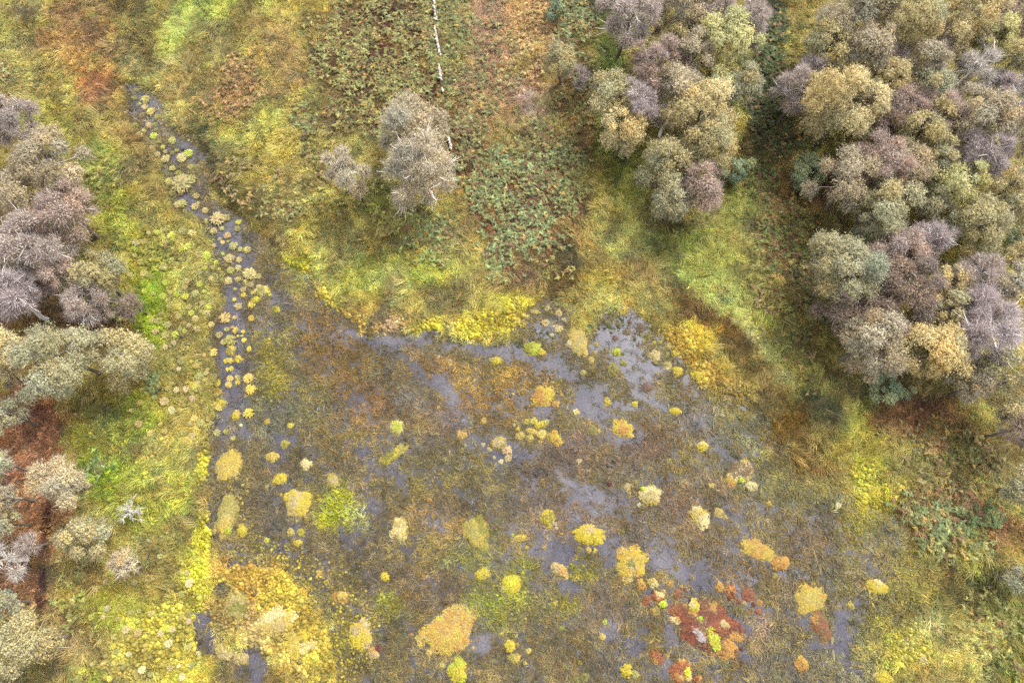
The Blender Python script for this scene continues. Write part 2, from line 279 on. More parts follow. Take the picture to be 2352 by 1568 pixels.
# --- larger hummocks, each with its own outline and colours: (x, y, rx, ry, rot, height, [(colour, weight)], label)
Y=COLN
BIG = [
 (598,666,19,18,-30,.4,[('yellow',5),('pale',2),('khaki',2)],'large yellow moss hummock with a pale top at the right side of the narrow stream'),
 (587,687,10.5,9.5,0,.28,[('yellow',3),('lime',3),('khaki',2)],'lime topped moss hummock just below the large yellow stream hummock'),
 (530,803,11,13,20,.3,[('khaki',3),('gold',4)],'upright gold hummock beside another in the stream left of the bog pool'),
 (545,823,10,11.5,0,.3,[('yellow',4),('gold',3)],'roundest bright gold hummock of the lower stream'),
 (508,929,11,11,0,.26,[('khaki',3),('yellow',4)],'yellow green hummock at the left edge of the stream'),
 (540,953,10.5,14,10,.3,[('yellow',6),('gold',3)],'egg-shaped bright yellow hummock in the middle of the stream'),
 (635,711,12,10,0,.2,[('green',5),('yellow',2),('olive',3)],'dark green hummock with yellow specks in a purple pool'),
 (525,1070,30,40,8,.24,[('gold',4),('straw',2),('khaki',3)],'wide mustard gold moss platform along the left shore of the pool'),
 (520,1180,26,56,4,.24,[('gold',4),('straw',4),('khaki',2)],'longest straw gold moss platform along the left shore'),
 (556,1217,14,14,0,.2,[('gold',3),('yellow',2)],'gold moss lump right of the longest shore platform'),
 (521,1218,10,10,0,.28,[('lime',1)],'vivid lime round cushion on the longest shore platform'),
 (911,979,18,18,0,.25,[('lime',3),('pale',4),('khaki',2)],'feathery pale lime hummock alone left of the pool centre'),
 (1138,828,17,10,5,.26,[('yellow',4),('khaki',2)],'yellow hummock by itself just off the north shore channel'),
 (1145,1016,20,15,-10,.34,[('tan',4),('khaki',3),('brown',1)],'tan hummock ringed by small tan lumps in the pool centre'),
 (905,1042,36,13,-32,.3,[('khaki',4),('yellow',3),('olive',2)],'long slanting yellow olive hummock left of the pool centre'),
 (1229,716,11,7,0,.2,[('tan',3),('straw',2)],'small flat tan hummock nearest the bank in the north inlet'),
 (1252,741,11,8,0,.22,[('tan',3),('pale',2)],'oval tan hummock in the middle of the north inlet'),
 (1283,753,13,9,20,.24,[('pale',3),('tan',3)],'pale cream oval hummock right in the north inlet'),
 (1226,800,26,17,10,.3,[('lime',3),('olive',3),('yellow',3)],'broad yellow green hummock below the north inlet'),
 (1416,808,10,11,0,.24,[('khaki',3),('lime',3)],'yellow green hummock in the open lavender water'),
 (1506,816,13,17,0,.26,[('gold',3),('pale',3),('tan',2)],'pale gold upright hummock near the right end of the open water'),
 (1534,838,11,10,0,.22,[('straw',3),('pale',2)],'straw coloured round hummock below the pale gold upright one'),
 (1553,809,11,9,0,.22,[('gold',3),('yellow',2)],'gold hummock on the right shore of the open water'),
 (1558,851,13,14,0,.24,[('yellow',5),('gold',2)],'bright yellow hummock against the right shore'),
 (1603,862,15,14,0,.26,[('yellow',4),('gold',3)],'rounded yellow gold knoll where the right shore bends away'),
 (1249,907,25,24,-20,.36,[('orange',3),('gold',4),('yellow',3),('lime',1)],'large orange and yellow hummock in the upper middle of the pool'),
 (1276,926,11,9,0,.24,[('orange',4),('gold',3)],'orange hummock touching the large orange and yellow one'),
 (1323,945,8.5,7.5,0,.2,[('gold',3),('pale',3)],'cream gold cushion alone right of the orange hummocks'),
 (1552,943,16,9,3,.24,[('yellow',5),('gold',1)],'flat yellow oblong hummock right of the pool centre'),
 (1431,983,28,20,25,.32,[('yellow',4),('gold',4),('orange',2)],'ragged yellow gold hummock with an orange arm'),
 (1240,975,15,10,-15,.24,[('yellow',3),('gold',2)],'yellow hummock at the top of the gold cluster in the pool centre'),
 (1222,990,16,9,10,.24,[('gold',4),('tan',2)],'gold flat hummock in the middle of the gold cluster'),
 (1276,1006,17,19,-25,.34,[('gold',5),('orange',2),('yellow',2)],'golden pear-shaped hummock at the right end of the gold cluster'),
 (1614,1023,15,12,0,.28,[('yellow',4),('pale',4)],'pale yellow hummock with a small dark pool on its right'),
 (624,1048,16,12,0,.24,[('gold',4),('straw',2)],'gold hummock at upper left of the pool near the long shore platforms'),
 (701,1066,13,14,0,.26,[('gold',4),('pale',2)],'gold hummock above the largest left hummock'),
 (640,1100,17,13,-25,.28,[('gold',5),('yellow',2)],'deep gold knobbly hummock left above the largest left hummock'),
 (684,1154,35,34,0,.4,[('gold',5),('yellow',4),('tan',2)],'largest gold yellow hummock in the left half of the pool'),
 (683,1246,11,9,0,.24,[('yellow',4),('gold',2)],'yellow cushion lowest of the trio below the largest left hummock'),
 (764,1102,17,17,0,.22,[('tan',3),('khaki',3),('yellow',2)],'fuzzy tan yellow hummock right of the gold left hummocks'),
 (916,1215,22,27,-15,.36,[('gold',5),('pale',3),('straw',2)],'feathery golden hummock with a pale crest left of the pool centre'),
 (1096,1222,32,42,-20,.3,[('khaki',4),('gold',3),('olive',3)],'large olive gold hummock in the lower pool centre'),
 (883,1324,12,11,30,.24,[('yellow',3),('gold',3)],'small gold wedge-shaped hummock above the yellow ring hummock'),
 (1108,1319,17,15,0,.24,[('khaki',3),('yellow',3)],'soft yellow green mound above the lime patch'),
 (783,1370,22,15,-10,.26,[('gold',4),('brown',1),('orange',2)],'brownish gold hummock at the inner edge of the yellow moss bank'),
 (1172,1342,24,26,0,.36,[('yellow',4),('lime',3),('pale',3)],'bright pale yellow hummock with lime top above the lime patch'),
 (828,1457,28,32,-20,.34,[('yellow',6),('gold',3),('tan',2)],'yellow ring-shaped hummock with a dark red lump at its foot'),
 (856,1500,15,13,0,.24,[('orange',3),('tan',3)],'orange tan lump at the foot of the yellow ring-shaped hummock'),
 (1030,1450,66,48,-15,.34,[('gold',6),('orange',2),('tan',3),('yellow',3)],'sprawling mustard gold moss island at the bottom centre'),
 (1051,1540,22,25,0,.36,[('yellow',7),('lime',1)],'brightest yellow round hummock below the sprawling moss island'),
 (725,1553,13,10,0,.24,[('yellow',3),('gold',3)],'yellow hummock at the bottom edge on the yellow moss bank'),
 (1171,1484,13,15,0,.26,[('gold',3),('yellow',3)],'gold hummock right of the sprawling moss island'),
 (1183,1511,15,13,0,.24,[('gold',4),('khaki',2)],'gold lobed hummock at the bottom edge right of the brightest yellow one'),
 (1700,1085,42,24,-35,.38,[('orange',4),('gold',3),('pale',4),('brown',1)],'long slanting orange hummock with a pale crest at right'),
 (1727,1115,15,13,0,.3,[('pale',4),('straw',3)],'pale straw lump at the lower end of the slanting orange hummock'),
 (1493,1137,27,23,0,.38,[('pale',4),('straw',4),('gold',2)],'pale straw domed hummock beside a blackish pool patch'),
 (1259,1188,15,21,-15,.3,[('olive',3),('yellow',4),('gold',2)],'yellow olive upright hummock with small tan lumps at its foot'),
 (1608,1187,21,30,-15,.4,[('pale',6),('straw',3),('gold',1)],'tall creamy hummock with a dark pool to its right'),
 (1353,1228,39,24,5,.4,[('yellow',6),('gold',3),('tan',1)],'broad vivid yellow hummock with three small ones along its lower side'),
 (1196,1235,14,9,-10,.24,[('gold',3),('yellow',3)],'oval gold hummock left of the broad vivid yellow one'),
 (1452,1294,37,38,-25,.36,[('gold',4),('yellow',4),('orange',3),('pale',2),('olive',2)],'large orange and yellow hummock above the red ones'),
 (1286,1309,24,12,35,.3,[('tan',4),('orange',3),('pale',2)],'slanting tan orange boat-shaped hummock'),
 (1473,1342,12,14,-20,.26,[('gold',3),('orange',4)],'orange gold egg-shaped hummock below the large orange and yellow one'),
 (1501,1338,16,11,20,.28,[('gold',5),('pale',2)],'gold oval hummock with a whitish crown near the red hummocks'),
 (1514,1370,15,16,-20,.26,[('red',3),('orange',3),('pale',2)],'rust and white hummock carrying a lime cushion'),
 (1653,1348,11,12,0,.28,[('orange',4),('gold',2)],'orange hummock, first of the row right of the big red island'),
 (1679,1360,14,20,-20,.32,[('red',4),('orange',2),('darkred',2)],'tall red hummock in the row right of the big red island'),
 (1622,1440,84,58,38,.4,[('red',6),('darkred',2),('brown',3),('orange',2)],'biggest rust red moss island with lime and grey patches'),
 (1556,1424,16,11,0,.3,[('orange',3),('pale',4)],'orange hummock with cream top at the left end of the red island'),
 (1666,1500,17,9,0,.28,[('orange',3),('red',2),('gold',2)],'orange lump at the lower tip of the red island'),
 (1566,1544,28,24,0,.4,[('red',6),('orange',3),('pale',1)],'red dome at the bottom edge carrying a yellow lime patch'),
 (1509,1507,14,18,-25,.3,[('red',6),('orange',1)],'oval plain red hummock near the bottom edge'),
 (1440,1541,15,14,0,.3,[('yellow',6)],'clear yellow round hummock at the bottom edge left of the red dome'),
 (1603,1559,12,10,0,.28,[('red',4),('orange',2)],'small red hummock touching the right of the red dome at the bottom edge'),
 (1797,1290,20,18,-25,.3,[('orange',4),('gold',4),('pale',2)],'orange gold hummock beside a purple gap right of the pool'),
 (1742,1262,40,22,25,.22,[('gold',4),('orange',3),('straw',3)],'low gold moss flat with a grey middle at right'),
 (1861,1376,38,36,0,.34,[('gold',6),('straw',3),('yellow',3),('orange',1)],'mushroom-shaped gold hummock cap at lower right'),
 (1888,1436,19,36,-15,.3,[('red',3),('brown',4),('orange',2)],'red brown stem-like moss lobe below the gold cap'),
 (2018,1347,26,21,10,.3,[('yellow',4),('gold',3),('pale',2)],'feathery yellow hummock in the right sedge'),
 (1842,1522,16,18,-10,.32,[('gold',4),('orange',3)],'orange gold hummock by itself in the lower right pool'),
 (2030,1555,25,16,0,.28,[('yellow',4),('gold',2),('pale',2)],'yellow hummock at the bottom edge right of the pool'),
 (2012,1130,14,14,0,.2,[('yellow',3),('lime',2)],'bright yellow green moss patch at the right shore bend'),
 (547,1392,34,34,0,.4,[('khaki',4),('tan',3),('olive',2)],'rounded tan green grassy mound beside the small dark pool at lower left'),
 (552,1514,18,13,10,.3,[('tan',4),('straw',3)],'tan hummock standing in the purple water at the bottom left of the moss bank'),
 (512,1500,22,17,0,.34,[('khaki',3),('tan',3)],'khaki grassy hummock on the left rim of the bottom left pool'),
 (625,1425,46,30,-15,.26,[('pale',3),('gold',4),('tan',3)],'wide peach gold swelling in the middle of the yellow moss bank'),
 (690,1480,36,30,0,.24,[('yellow',4),('gold',3),('pale',1)],'yellow swelling on the right half of the yellow moss bank'),
 (1328,782,22,36,-8,.26,[('straw',4),('gold',3),('tan',3)],'tan grassy spit reaching down into the open water'),
]
# ------------------------------------------------------------------ materials
def new_mat(name):
    m = bpy.data.materials.new(name); m.use_nodes = True
    n = m.node_tree.nodes; b = n['Principled BSDF']
    b.inputs['Roughness'].default_value = 0.75
    b.inputs['Specular IOR Level'].default_value = 0.25
    return m, m.node_tree, b

def attr_node(t, name, kind):
    a = t.nodes.new('ShaderNodeAttribute'); a.attribute_name = name; a.attribute_type = kind
    return a

def mul(t, a, b):
    m = t.nodes.new('ShaderNodeMix'); m.data_type = 'RGBA'; m.blend_type = 'MULTIPLY'
    m.inputs[0].default_value = 1.0
    t.links.new(a, m.inputs[6]); t.links.new(b, m.inputs[7])
    return m.outputs[2]

def leafy(t, b, colsock, trans):
    """diffuse leaf that lets some light through"""
    t.links.new(colsock, b.inputs['Base Color'])
    tr = t.nodes.new('ShaderNodeBsdfTranslucent'); t.links.new(colsock, tr.inputs['Color'])
    mx = t.nodes.new('ShaderNodeMixShader'); mx.inputs[0].default_value = trans
    t.links.new(b.outputs[0], mx.inputs[1]); t.links.new(tr.outputs[0], mx.inputs[2])
    t.links.new(mx.outputs[0], t.nodes['Material Output'].inputs['Surface'])

def mat_instance(name, trans=0.25):
    m, t, b = new_mat(name)
    c = mul(t, attr_node(t, 'col', 'INSTANCER').outputs['Color'], attr_node(t, 'tint', 'GEOMETRY').outputs['Color'])
    leafy(t, b, c, trans); return m

def mat_vertex(name, trans=0.0, rough=0.8):
    m, t, b = new_mat(name)
    b.inputs['Roughness'].default_value = rough
    a = attr_node(t, 'col', 'GEOMETRY')
    if trans: leafy(t, b, a.outputs['Color'], trans)
    else: t.links.new(a.outputs['Color'], b.inputs['Base Color'])
    return m

def mat_object(name, trans=0.15):
    m, t, b = new_mat(name)
    oi = t.nodes.new('ShaderNodeObjectInfo')
    c = mul(t, oi.outputs['Color'], attr_node(t, 'tint', 'GEOMETRY').outputs['Color'])
    leafy(t, b, c, trans); return m

M_GRASS = mat_instance('grass_blades', 0.4)
M_MOSSI = mat_instance('moss_heads', 0.15)
M_FERNI = mat_instance('bracken_fronds', 0.35)
M_LEAF = mat_vertex('tree_leaves', 0.42)
M_BARK = mat_vertex('bark', 0, 0.85)
M_HUM = mat_vertex('hummock_moss', 0.12)
M_OBJ = mat_object('tussock_blades', 0.2)

# ------------------------------------------------------------------ mesh helpers
def mesh_np(name, V, T, attr=None, an='col', mat=None, smooth=False):
    """triangle mesh from arrays; attr is a per-vertex RGB array"""
    V = np.asarray(V, np.float32); T = np.asarray(T, np.int32)
    k = T.shape[1]
    me = bpy.data.meshes.new(name)
    me.vertices.add(len(V)); me.vertices.foreach_set('co', V.ravel())
    me.loops.add(T.size); me.loops.foreach_set('vertex_index', T.ravel())
    me.polygons.add(len(T))
    me.polygons.foreach_set('loop_start', np.arange(0, T.size, k, dtype=np.int32))
    if smooth: me.polygons.foreach_set('use_smooth', np.ones(len(T), bool))
    me.update(calc_edges=True)
    if attr is not None:
        a = me.attributes.new(an, 'FLOAT_COLOR', 'POINT')
        c = np.ones((len(V), 4), np.float32); c[:, :3] = attr
        a.data.foreach_set('color', c.ravel())
    if mat: me.materials.append(mat)
    return me

def link(name, me, parent=None, **props):
    o = bpy.data.objects.new(name, me); COL.objects.link(o)
    if parent is not None: o.parent = parent
    for k, v in props.items(): o[k] = v
    return o

class Geo:
    """collects triangles with a colour per vertex"""
    def __init__(s): s.V = []; s.T = []; s.C = []; s.n = 0
    def add(s, V, T, C):
        V = np.asarray(V, float); C = np.asarray(C, float)
        if C.ndim == 1: C = np.tile(C, (len(V), 1))
        s.V.append(V); s.T.append(np.asarray(T) + s.n); s.C.append(C); s.n += len(V)
    def mesh(s, name, mat, an='col', smooth=False):
        return mesh_np(name, np.concatenate(s.V), np.concatenate(s.T), np.concatenate(s.C), an, mat, smooth)

def tri_cloud(P, N, size, rng, aspect=1.0):
    """one random leaf triangle at each point, facing N"""
    n = len(P)
    a = rng.normal(size=(n, 3)); u = np.cross(N, a); u /= np.linalg.norm(u, axis=1)[:, None] + 1e-9
    w = np.cross(N, u)
    s = np.asarray(size).reshape(-1, 1)
    v0 = P + u * s * 0.6 * aspect
    v1 = P - u * s * 0.35 * aspect + w * s * 0.5
    v2 = P - u * s * 0.35 * aspect - w * s * 0.5
    V = np.stack([v0, v1, v2], 1).reshape(-1, 3)
    return V, np.arange(3 * n).reshape(-1, 3)

def twig_cloud(P, D, L, W, rng):
    """thin tapered twigs: one narrow triangle each"""
    n = len(P)
    s = np.cross(D, rng.normal(size=(n, 3))); s /= np.linalg.norm(s, axis=1)[:, None] + 1e-9
    L = np.asarray(L).reshape(-1, 1); W = np.asarray(W).reshape(-1, 1)
    V = np.stack([P - s * W * 0.5, P + s * W * 0.5, P + D * L], 1).reshape(-1, 3)
    return V, np.arange(3 * n).reshape(-1, 3)

def tube(pts, rad, sides=5):
    pts = np.asarray(pts, float); n = len(pts)
    V = []; T = []
    for i in range(n):
        d = pts[min(i + 1, n - 1)] - pts[max(i - 1, 0)]
        d /= np.linalg.norm(d) + 1e-9
        a = np.cross(d, [0.31, 0.77, 0.56]); a /= np.linalg.norm(a); b = np.cross(d, a)
        for k in range(sides):
            t = 2 * math.pi * k / sides
            V.append(pts[i] + rad[i] * (a * math.cos(t) + b * math.sin(t)))
    for i in range(n - 1):
        for k in range(sides):
            p, q = i * sides + k, i * sides + (k + 1) % sides
            T += [(p, q, q + sides), (p, q + sides, p + sides)]
    return np.array(V), np.array(T)

# ------------------------------------------------------------------ ground: fields, terrain sheet
TREES_BASE = []
def fields(P):
    n1 = fbm(P[:, 0] * 0.35, P[:, 1] * 0.35, 3, 4)
    n2 = fbm(P[:, 0] * 1.1 + 9, P[:, 1] * 1.1, 5, 4)
    return n1, np.clip((n1 * 0.5 + n2 * 0.5 - 0.5) * 1.7 + 0.5, 0, 1)

def ground_z(P, sd):
    bank = sstep(-0.15, 0.5, sd)
    z = -0.22 + bank * 0.34 + 0.25 * sstep(0.3, 6, sd)
    z = z + bank * (fbm(P[:, 0] * 0.5, P[:, 1] * 0.5, 21, 3) - 0.5) * 0.35 + bank * (fbm(P[:, 0] * 2.6, P[:, 1] * 2.6, 22, 2) - 0.5) * 0.16
    return z

LAND_BASE = (164, 148, 78)
def land_colour(P, nz):
    c = paint(P, LAND_BASE, LAND, nz)
    m = (fbm(P[:, 0] * 0.8, P[:, 1] * 0.8, 31, 3) - 0.5)[:, None]
    return np.clip(c * (1 + 0.5 * m) + m * np.array([10, 22, -12]), 8, 250)

x0, x1, y0, y1 = -46.0, 46.0, -12.0, 56.0
step = 0.17
gx = np.arange(x0, x1 + step, step); gy = np.arange(y0, y1 + step, step)
GX, GY = np.meshgrid(gx, gy)
GP = np.stack([GX.ravel(), GY.ravel()], 1)
GSD = pool_sd(GP)
_n1, GNZ = fields(GP)
GZ = ground_z(GP, GSD)
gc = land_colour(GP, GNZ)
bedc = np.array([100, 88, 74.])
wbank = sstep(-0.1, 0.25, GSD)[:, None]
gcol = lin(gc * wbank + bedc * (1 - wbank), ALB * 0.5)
nx, ny = len(gx), len(gy)
idx = np.arange(nx * ny).reshape(ny, nx)
Q = np.stack([idx[:-1, :-1], idx[:-1, 1:], idx[1:, 1:], idx[1:, :-1]], -1).reshape(-1, 4)

def samp(A, P):
    """bilinear look-up of a grid field at points P"""
    fx = np.clip((P[:, 0] - x0) / step, 0, nx - 1.001); fy = np.clip((P[:, 1] - y0) / step, 0, ny - 1.001)
    ix, iy = fx.astype(int), fy.astype(int); ux, uy = fx - ix, fy - iy
    B = A.reshape(ny, nx)
    return (B[iy, ix] * (1 - ux) + B[iy, ix + 1] * ux) * (1 - uy) + (B[iy + 1, ix] * (1 - ux) + B[iy + 1, ix + 1] * ux) * uy

def ground_at(x, y):
    return float(samp(GZ, np.array([[x, y]]))[0])

m_ground, t, b = new_mat('ground_litter')
b.inputs['Roughness'].default_value = 0.9
tc = t.nodes.new('ShaderNodeNewGeometry')
nz = t.nodes.new('ShaderNodeTexNoise'); nz.inputs['Scale'].default_value = 9.0; nz.inputs['Detail'].default_value = 6
t.links.new(tc.outputs['Position'], nz.inputs['Vector'])
rp = t.nodes.new('ShaderNodeValToRGB')
rp.color_ramp.elements[0].position = 0.3; rp.color_ramp.elements[0].color = (0.55, 0.5, 0.42, 1)
rp.color_ramp.elements[1].position = 0.7; rp.color_ramp.elements[1].color = (1.25, 1.25, 1.1, 1)
t.links.new(nz.outputs['Fac'], rp.inputs[0])
t.links.new(mul(t, attr_node(t, 'col', 'GEOMETRY').outputs['Color'], rp.outputs[0]), b.inputs['Base Color'])
bp = t.nodes.new('ShaderNodeBump'); bp.inputs['Strength'].default_value = 0.6; bp.inputs['Distance'].default_value = 0.1
t.links.new(nz.outputs['Fac'], bp.inputs['Height']); t.links.new(bp.outputs[0], b.inputs['Normal'])
me = mesh_np('ground', np.stack([GP[:, 0], GP[:, 1], GZ], 1), Q, gcol, 'col', m_ground, True)
link('ground', me, kind='structure')

# moor beyond, out to the horizon
m_moor, t, b = new_mat('moor')
nz = t.nodes.new('ShaderNodeTexNoise'); nz.inputs['Scale'].default_value = 0.08; nz.inputs['Detail'].default_value = 8
tc = t.nodes.new('ShaderNodeNewGeometry'); t.links.new(tc.outputs['Position'], nz.inputs['Vector'])
rp = t.nodes.new('ShaderNodeValToRGB')
rp.color_ramp.elements[0].color = (*lin((120, 104, 56), .2), 1); rp.color_ramp.elements[1].color = (*lin((170, 158, 84), .2), 1)
t.links.new(nz.outputs['Fac'], rp.inputs[0]); t.links.new(rp.outputs[0], b.inputs['Base Color'])
V = []; T = []
ring = [(x0, y0), (x1, y0), (x1, y1), (x0, y1)]
far = [(-900, -900), (900, -900), (900, 900), (-900, 900)]
for i in range(4):
    j = (i + 1) % 4; k = len(V)
    V += [(*ring[i], -0.35), (*far[i], -0.5), (*far[j], -0.5), (*ring[j], -0.35)]; T.append((k, k + 1, k + 2, k + 3))
link('moorland', mesh_np('moorland', V, T, None, 'col', m_moor), kind='structure')

# water: shallow and silty; the bed shows through (lavender silt in the open, peat and drowned sedge elsewhere)
def sedge_cover(P):
    _, nzp_ = fields(P)
    opn_ = blobs_w(P, OPEN, nzp_, 1.0)
    ca, sa = math.cos(math.radians(-38)), math.sin(math.radians(-38))
    u_, v_ = P[:, 0] * ca + P[:, 1] * sa, -P[:, 0] * sa + P[:, 1] * ca
    f_ = fbm(u_ * .45 + 3, v_ * 1.5, 137, 4)
    opn_ = np.maximum(sstep(.12, .85, opn_ + (f_ - .5) * 1.4), .75 * sstep(.52, .72, f_))
    return nzp_, opn_
wst = 0.2
wx = np.arange(x0, x1 + wst, wst); wy = np.arange(y0, 43, wst)
WX, WY = np.meshgrid(wx, wy)
WP = np.stack([WX.ravel(), WY.ravel()], 1)
wnz, wop = sedge_cover(WP)
silt = np.array([126, 120, 132.]) + (fbm(WP[:, 0] * .5, WP[:, 1] * .5, 131, 4)[:, None] - .5) * np.array([100, 100, 84])
wmix = (np.clip(1 - wop * 1.05, 0, 1) * (0.35 + 0.65 * sstep(.32, .6, fbm(WP[:, 0] * 1.1, WP[:, 1] * 1.1, 133, 4))))[:, None] * 0.85
wcol = silt * (1 - wmix) + paint(WP, (122, 106, 66), SEDGE, wnz) * 0.8 * wmix
nxw, nyw = len(wx), len(wy)
widx = np.arange(nxw * nyw).reshape(nyw, nxw)
WQ = np.stack([widx[:-1, :-1], widx[:-1, 1:], widx[1:, 1:], widx[1:, :-1]], -1).reshape(-1, 4)
wsd = samp(GSD, WP); near = wsd < 0.8
WQ = WQ[near[WQ].any(1)]
use, inv = np.unique(WQ, return_inverse=True)
m_w, t, b = new_mat('bog_water')
b.inputs['Roughness'].default_value = 0.06; b.inputs['Specular IOR Level'].default_value = 0.5
tc = t.nodes.new('ShaderNodeNewGeometry')
nb = t.nodes.new('ShaderNodeTexNoise'); nb.inputs['Scale'].default_value = 9; nb.inputs['Detail'].default_value = 6; nb.inputs['Roughness'].default_value = 0.8
t.links.new(tc.outputs['Position'], nb.inputs['Vector'])
rb = t.nodes.new('ShaderNodeValToRGB')
rb.color_ramp.elements[0].position = 0.36; rb.color_ramp.elements[0].color = (0.4, 0.39, 0.38, 1)
rb.color_ramp.elements[1].position = 0.66; rb.color_ramp.elements[1].color = (1.45, 1.45, 1.48, 1)
t.links.new(nb.outputs['Fac'], rb.inputs[0])
t.links.new(mul(t, attr_node(t, 'col', 'GEOMETRY').outputs['Color'], rb.outputs[0]), b.inputs['Base Color'])
link('water', mesh_np('water', np.concatenate([WP[use], np.zeros((len(use), 1))], 1), inv.reshape(-1, 4), lin(wcol[use], 0.2, 1.0), 'col', m_w), kind='structure')

# ------------------------------------------------------------------ scatter by geometry nodes
def blade_tuft(rng, n, L, W, lean, spread, bend, name, mat, dirn=None, jit=1.0, tint=0.3):
    """grass tuft: each blade is a bent strip; dirn = combed towards +x"""
    g = Geo()
    for i in range(n):
        a = rng.uniform(0, 2 * math.pi) if dirn is None else rng.normal(0, jit)
        r = spread * math.sqrt(rng.random()); pa = rng.uniform(0, 2 * math.pi)
        p = np.array([r * math.cos(pa), r * math.sin(pa), 0.0])
        l = L * rng.uniform(0.6, 1.2); w = W * rng.uniform(0.7, 1.3)
        e = lean + rng.normal(0, 0.2)
        h = np.array([math.cos(a), math.sin(a), 0]); s = np.array([-math.sin(a), math.cos(a), 0])
        d1 = h * math.sin(e) + np.array([0, 0, math.cos(e)])
        e2 = e + bend * rng.uniform(0.6, 1.4)
        d2 = h * math.sin(e2) + np.array([0, 0, math.cos(e2)])
        m = p + d1 * l * 0.55; q = m + d2 * l * 0.45
        q[2] = max(q[2], 0.02)
        tw = s * w / 2 + np.array([0, 0, rng.normal(0, w * 0.25)])
        c = 1 + tint * rng.normal() * 0.6
        hue = rng.normal(0, 0.07)
        cc = np.clip(np.array([c + hue, c, c - hue]), 0.35, 1.8)
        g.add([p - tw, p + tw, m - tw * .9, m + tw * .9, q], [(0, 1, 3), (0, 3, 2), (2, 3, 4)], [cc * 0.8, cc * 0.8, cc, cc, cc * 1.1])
    return g.mesh(name, mat, 'tint')

def dome(rng, r, h, name, mat, seg=7):
    g = Geo()
    V = [(0, 0, h)]
    for ring_, (rr, hh) in enumerate([(0.6, 0.75), (1.0, 0.0)]):
        for k in range(seg):
            t_ = 2 * math.pi * (k + ring_ * .5) / seg
            j = rng.uniform(0.8, 1.2)
            V.append((r * rr * j * math.cos(t_), r * rr * j * math.sin(t_), h * hh * rng.uniform(0.8, 1.15) - 0.01))
    T = []
    for k in range(seg):
        k2 = (k + 1) % seg
        T += [(0, 1 + k, 1 + k2), (1 + k, 1 + seg + k, 1 + seg + k2), (1 + k, 1 + seg + k2, 1 + k2)]
    c = np.clip(1 + rng.normal(0, 0.12, (len(V), 1)) + np.zeros((1, 3)), 0.6, 1.4)
    g.add(V, T, c)
    return g.mesh(name, mat, 'tint')

def fern(rng, nf, L, name, mat, flat=0.0):
    g = Geo()
    a0 = rng.uniform(0, 6.28)
    for f in range(nf):
        a = a0 + 2 * math.pi * f / nf + rng.normal(0, 0.7)
        l = L * rng.uniform(0.5, 1.25)
        h = np.array([math.cos(a), math.sin(a), 0]); s = np.array([-math.sin(a), math.cos(a), 0])
        z0 = 0.0 if flat else 0.12
        up = 0.9 * (1 - flat)
        c0 = 1 + rng.normal(0, 0.2)
        m = 6
        for i in range(m):
            u = (i + 0.6) / m
            p = h * l * u + np.array([0, 0, z0 + l * (up * u - up * 0.95 * u * u * 1.1) + 0.03 * rng.random()])
            wl = l * 0.38 * (1 - u) ** 0.8 * min(1, 0.5 + u * 2.2) + 0.02
            wd = l / m * 0.5
            for sg in (-1, 1):
                e = p + s * sg * wl + h * wl * 0.35 + np.array([0, 0, -wl * 0.18 + rng.normal(0, 0.015)])
                c = np.clip(c0 + rng.normal(0, 0.12), 0.4, 1.6)
                g.add([p - h * wd, p + h * wd, e], [(0, 1, 2)], np.array([c, c, c]))
        g.add([h * 0.02, h * 0.02 + s * 0.015, h * l + np.array([0, 0, z0])], [(0, 1, 2)], np.array([c0, c0, c0]) * 0.8)
    return g.mesh(name, mat, 'tint')

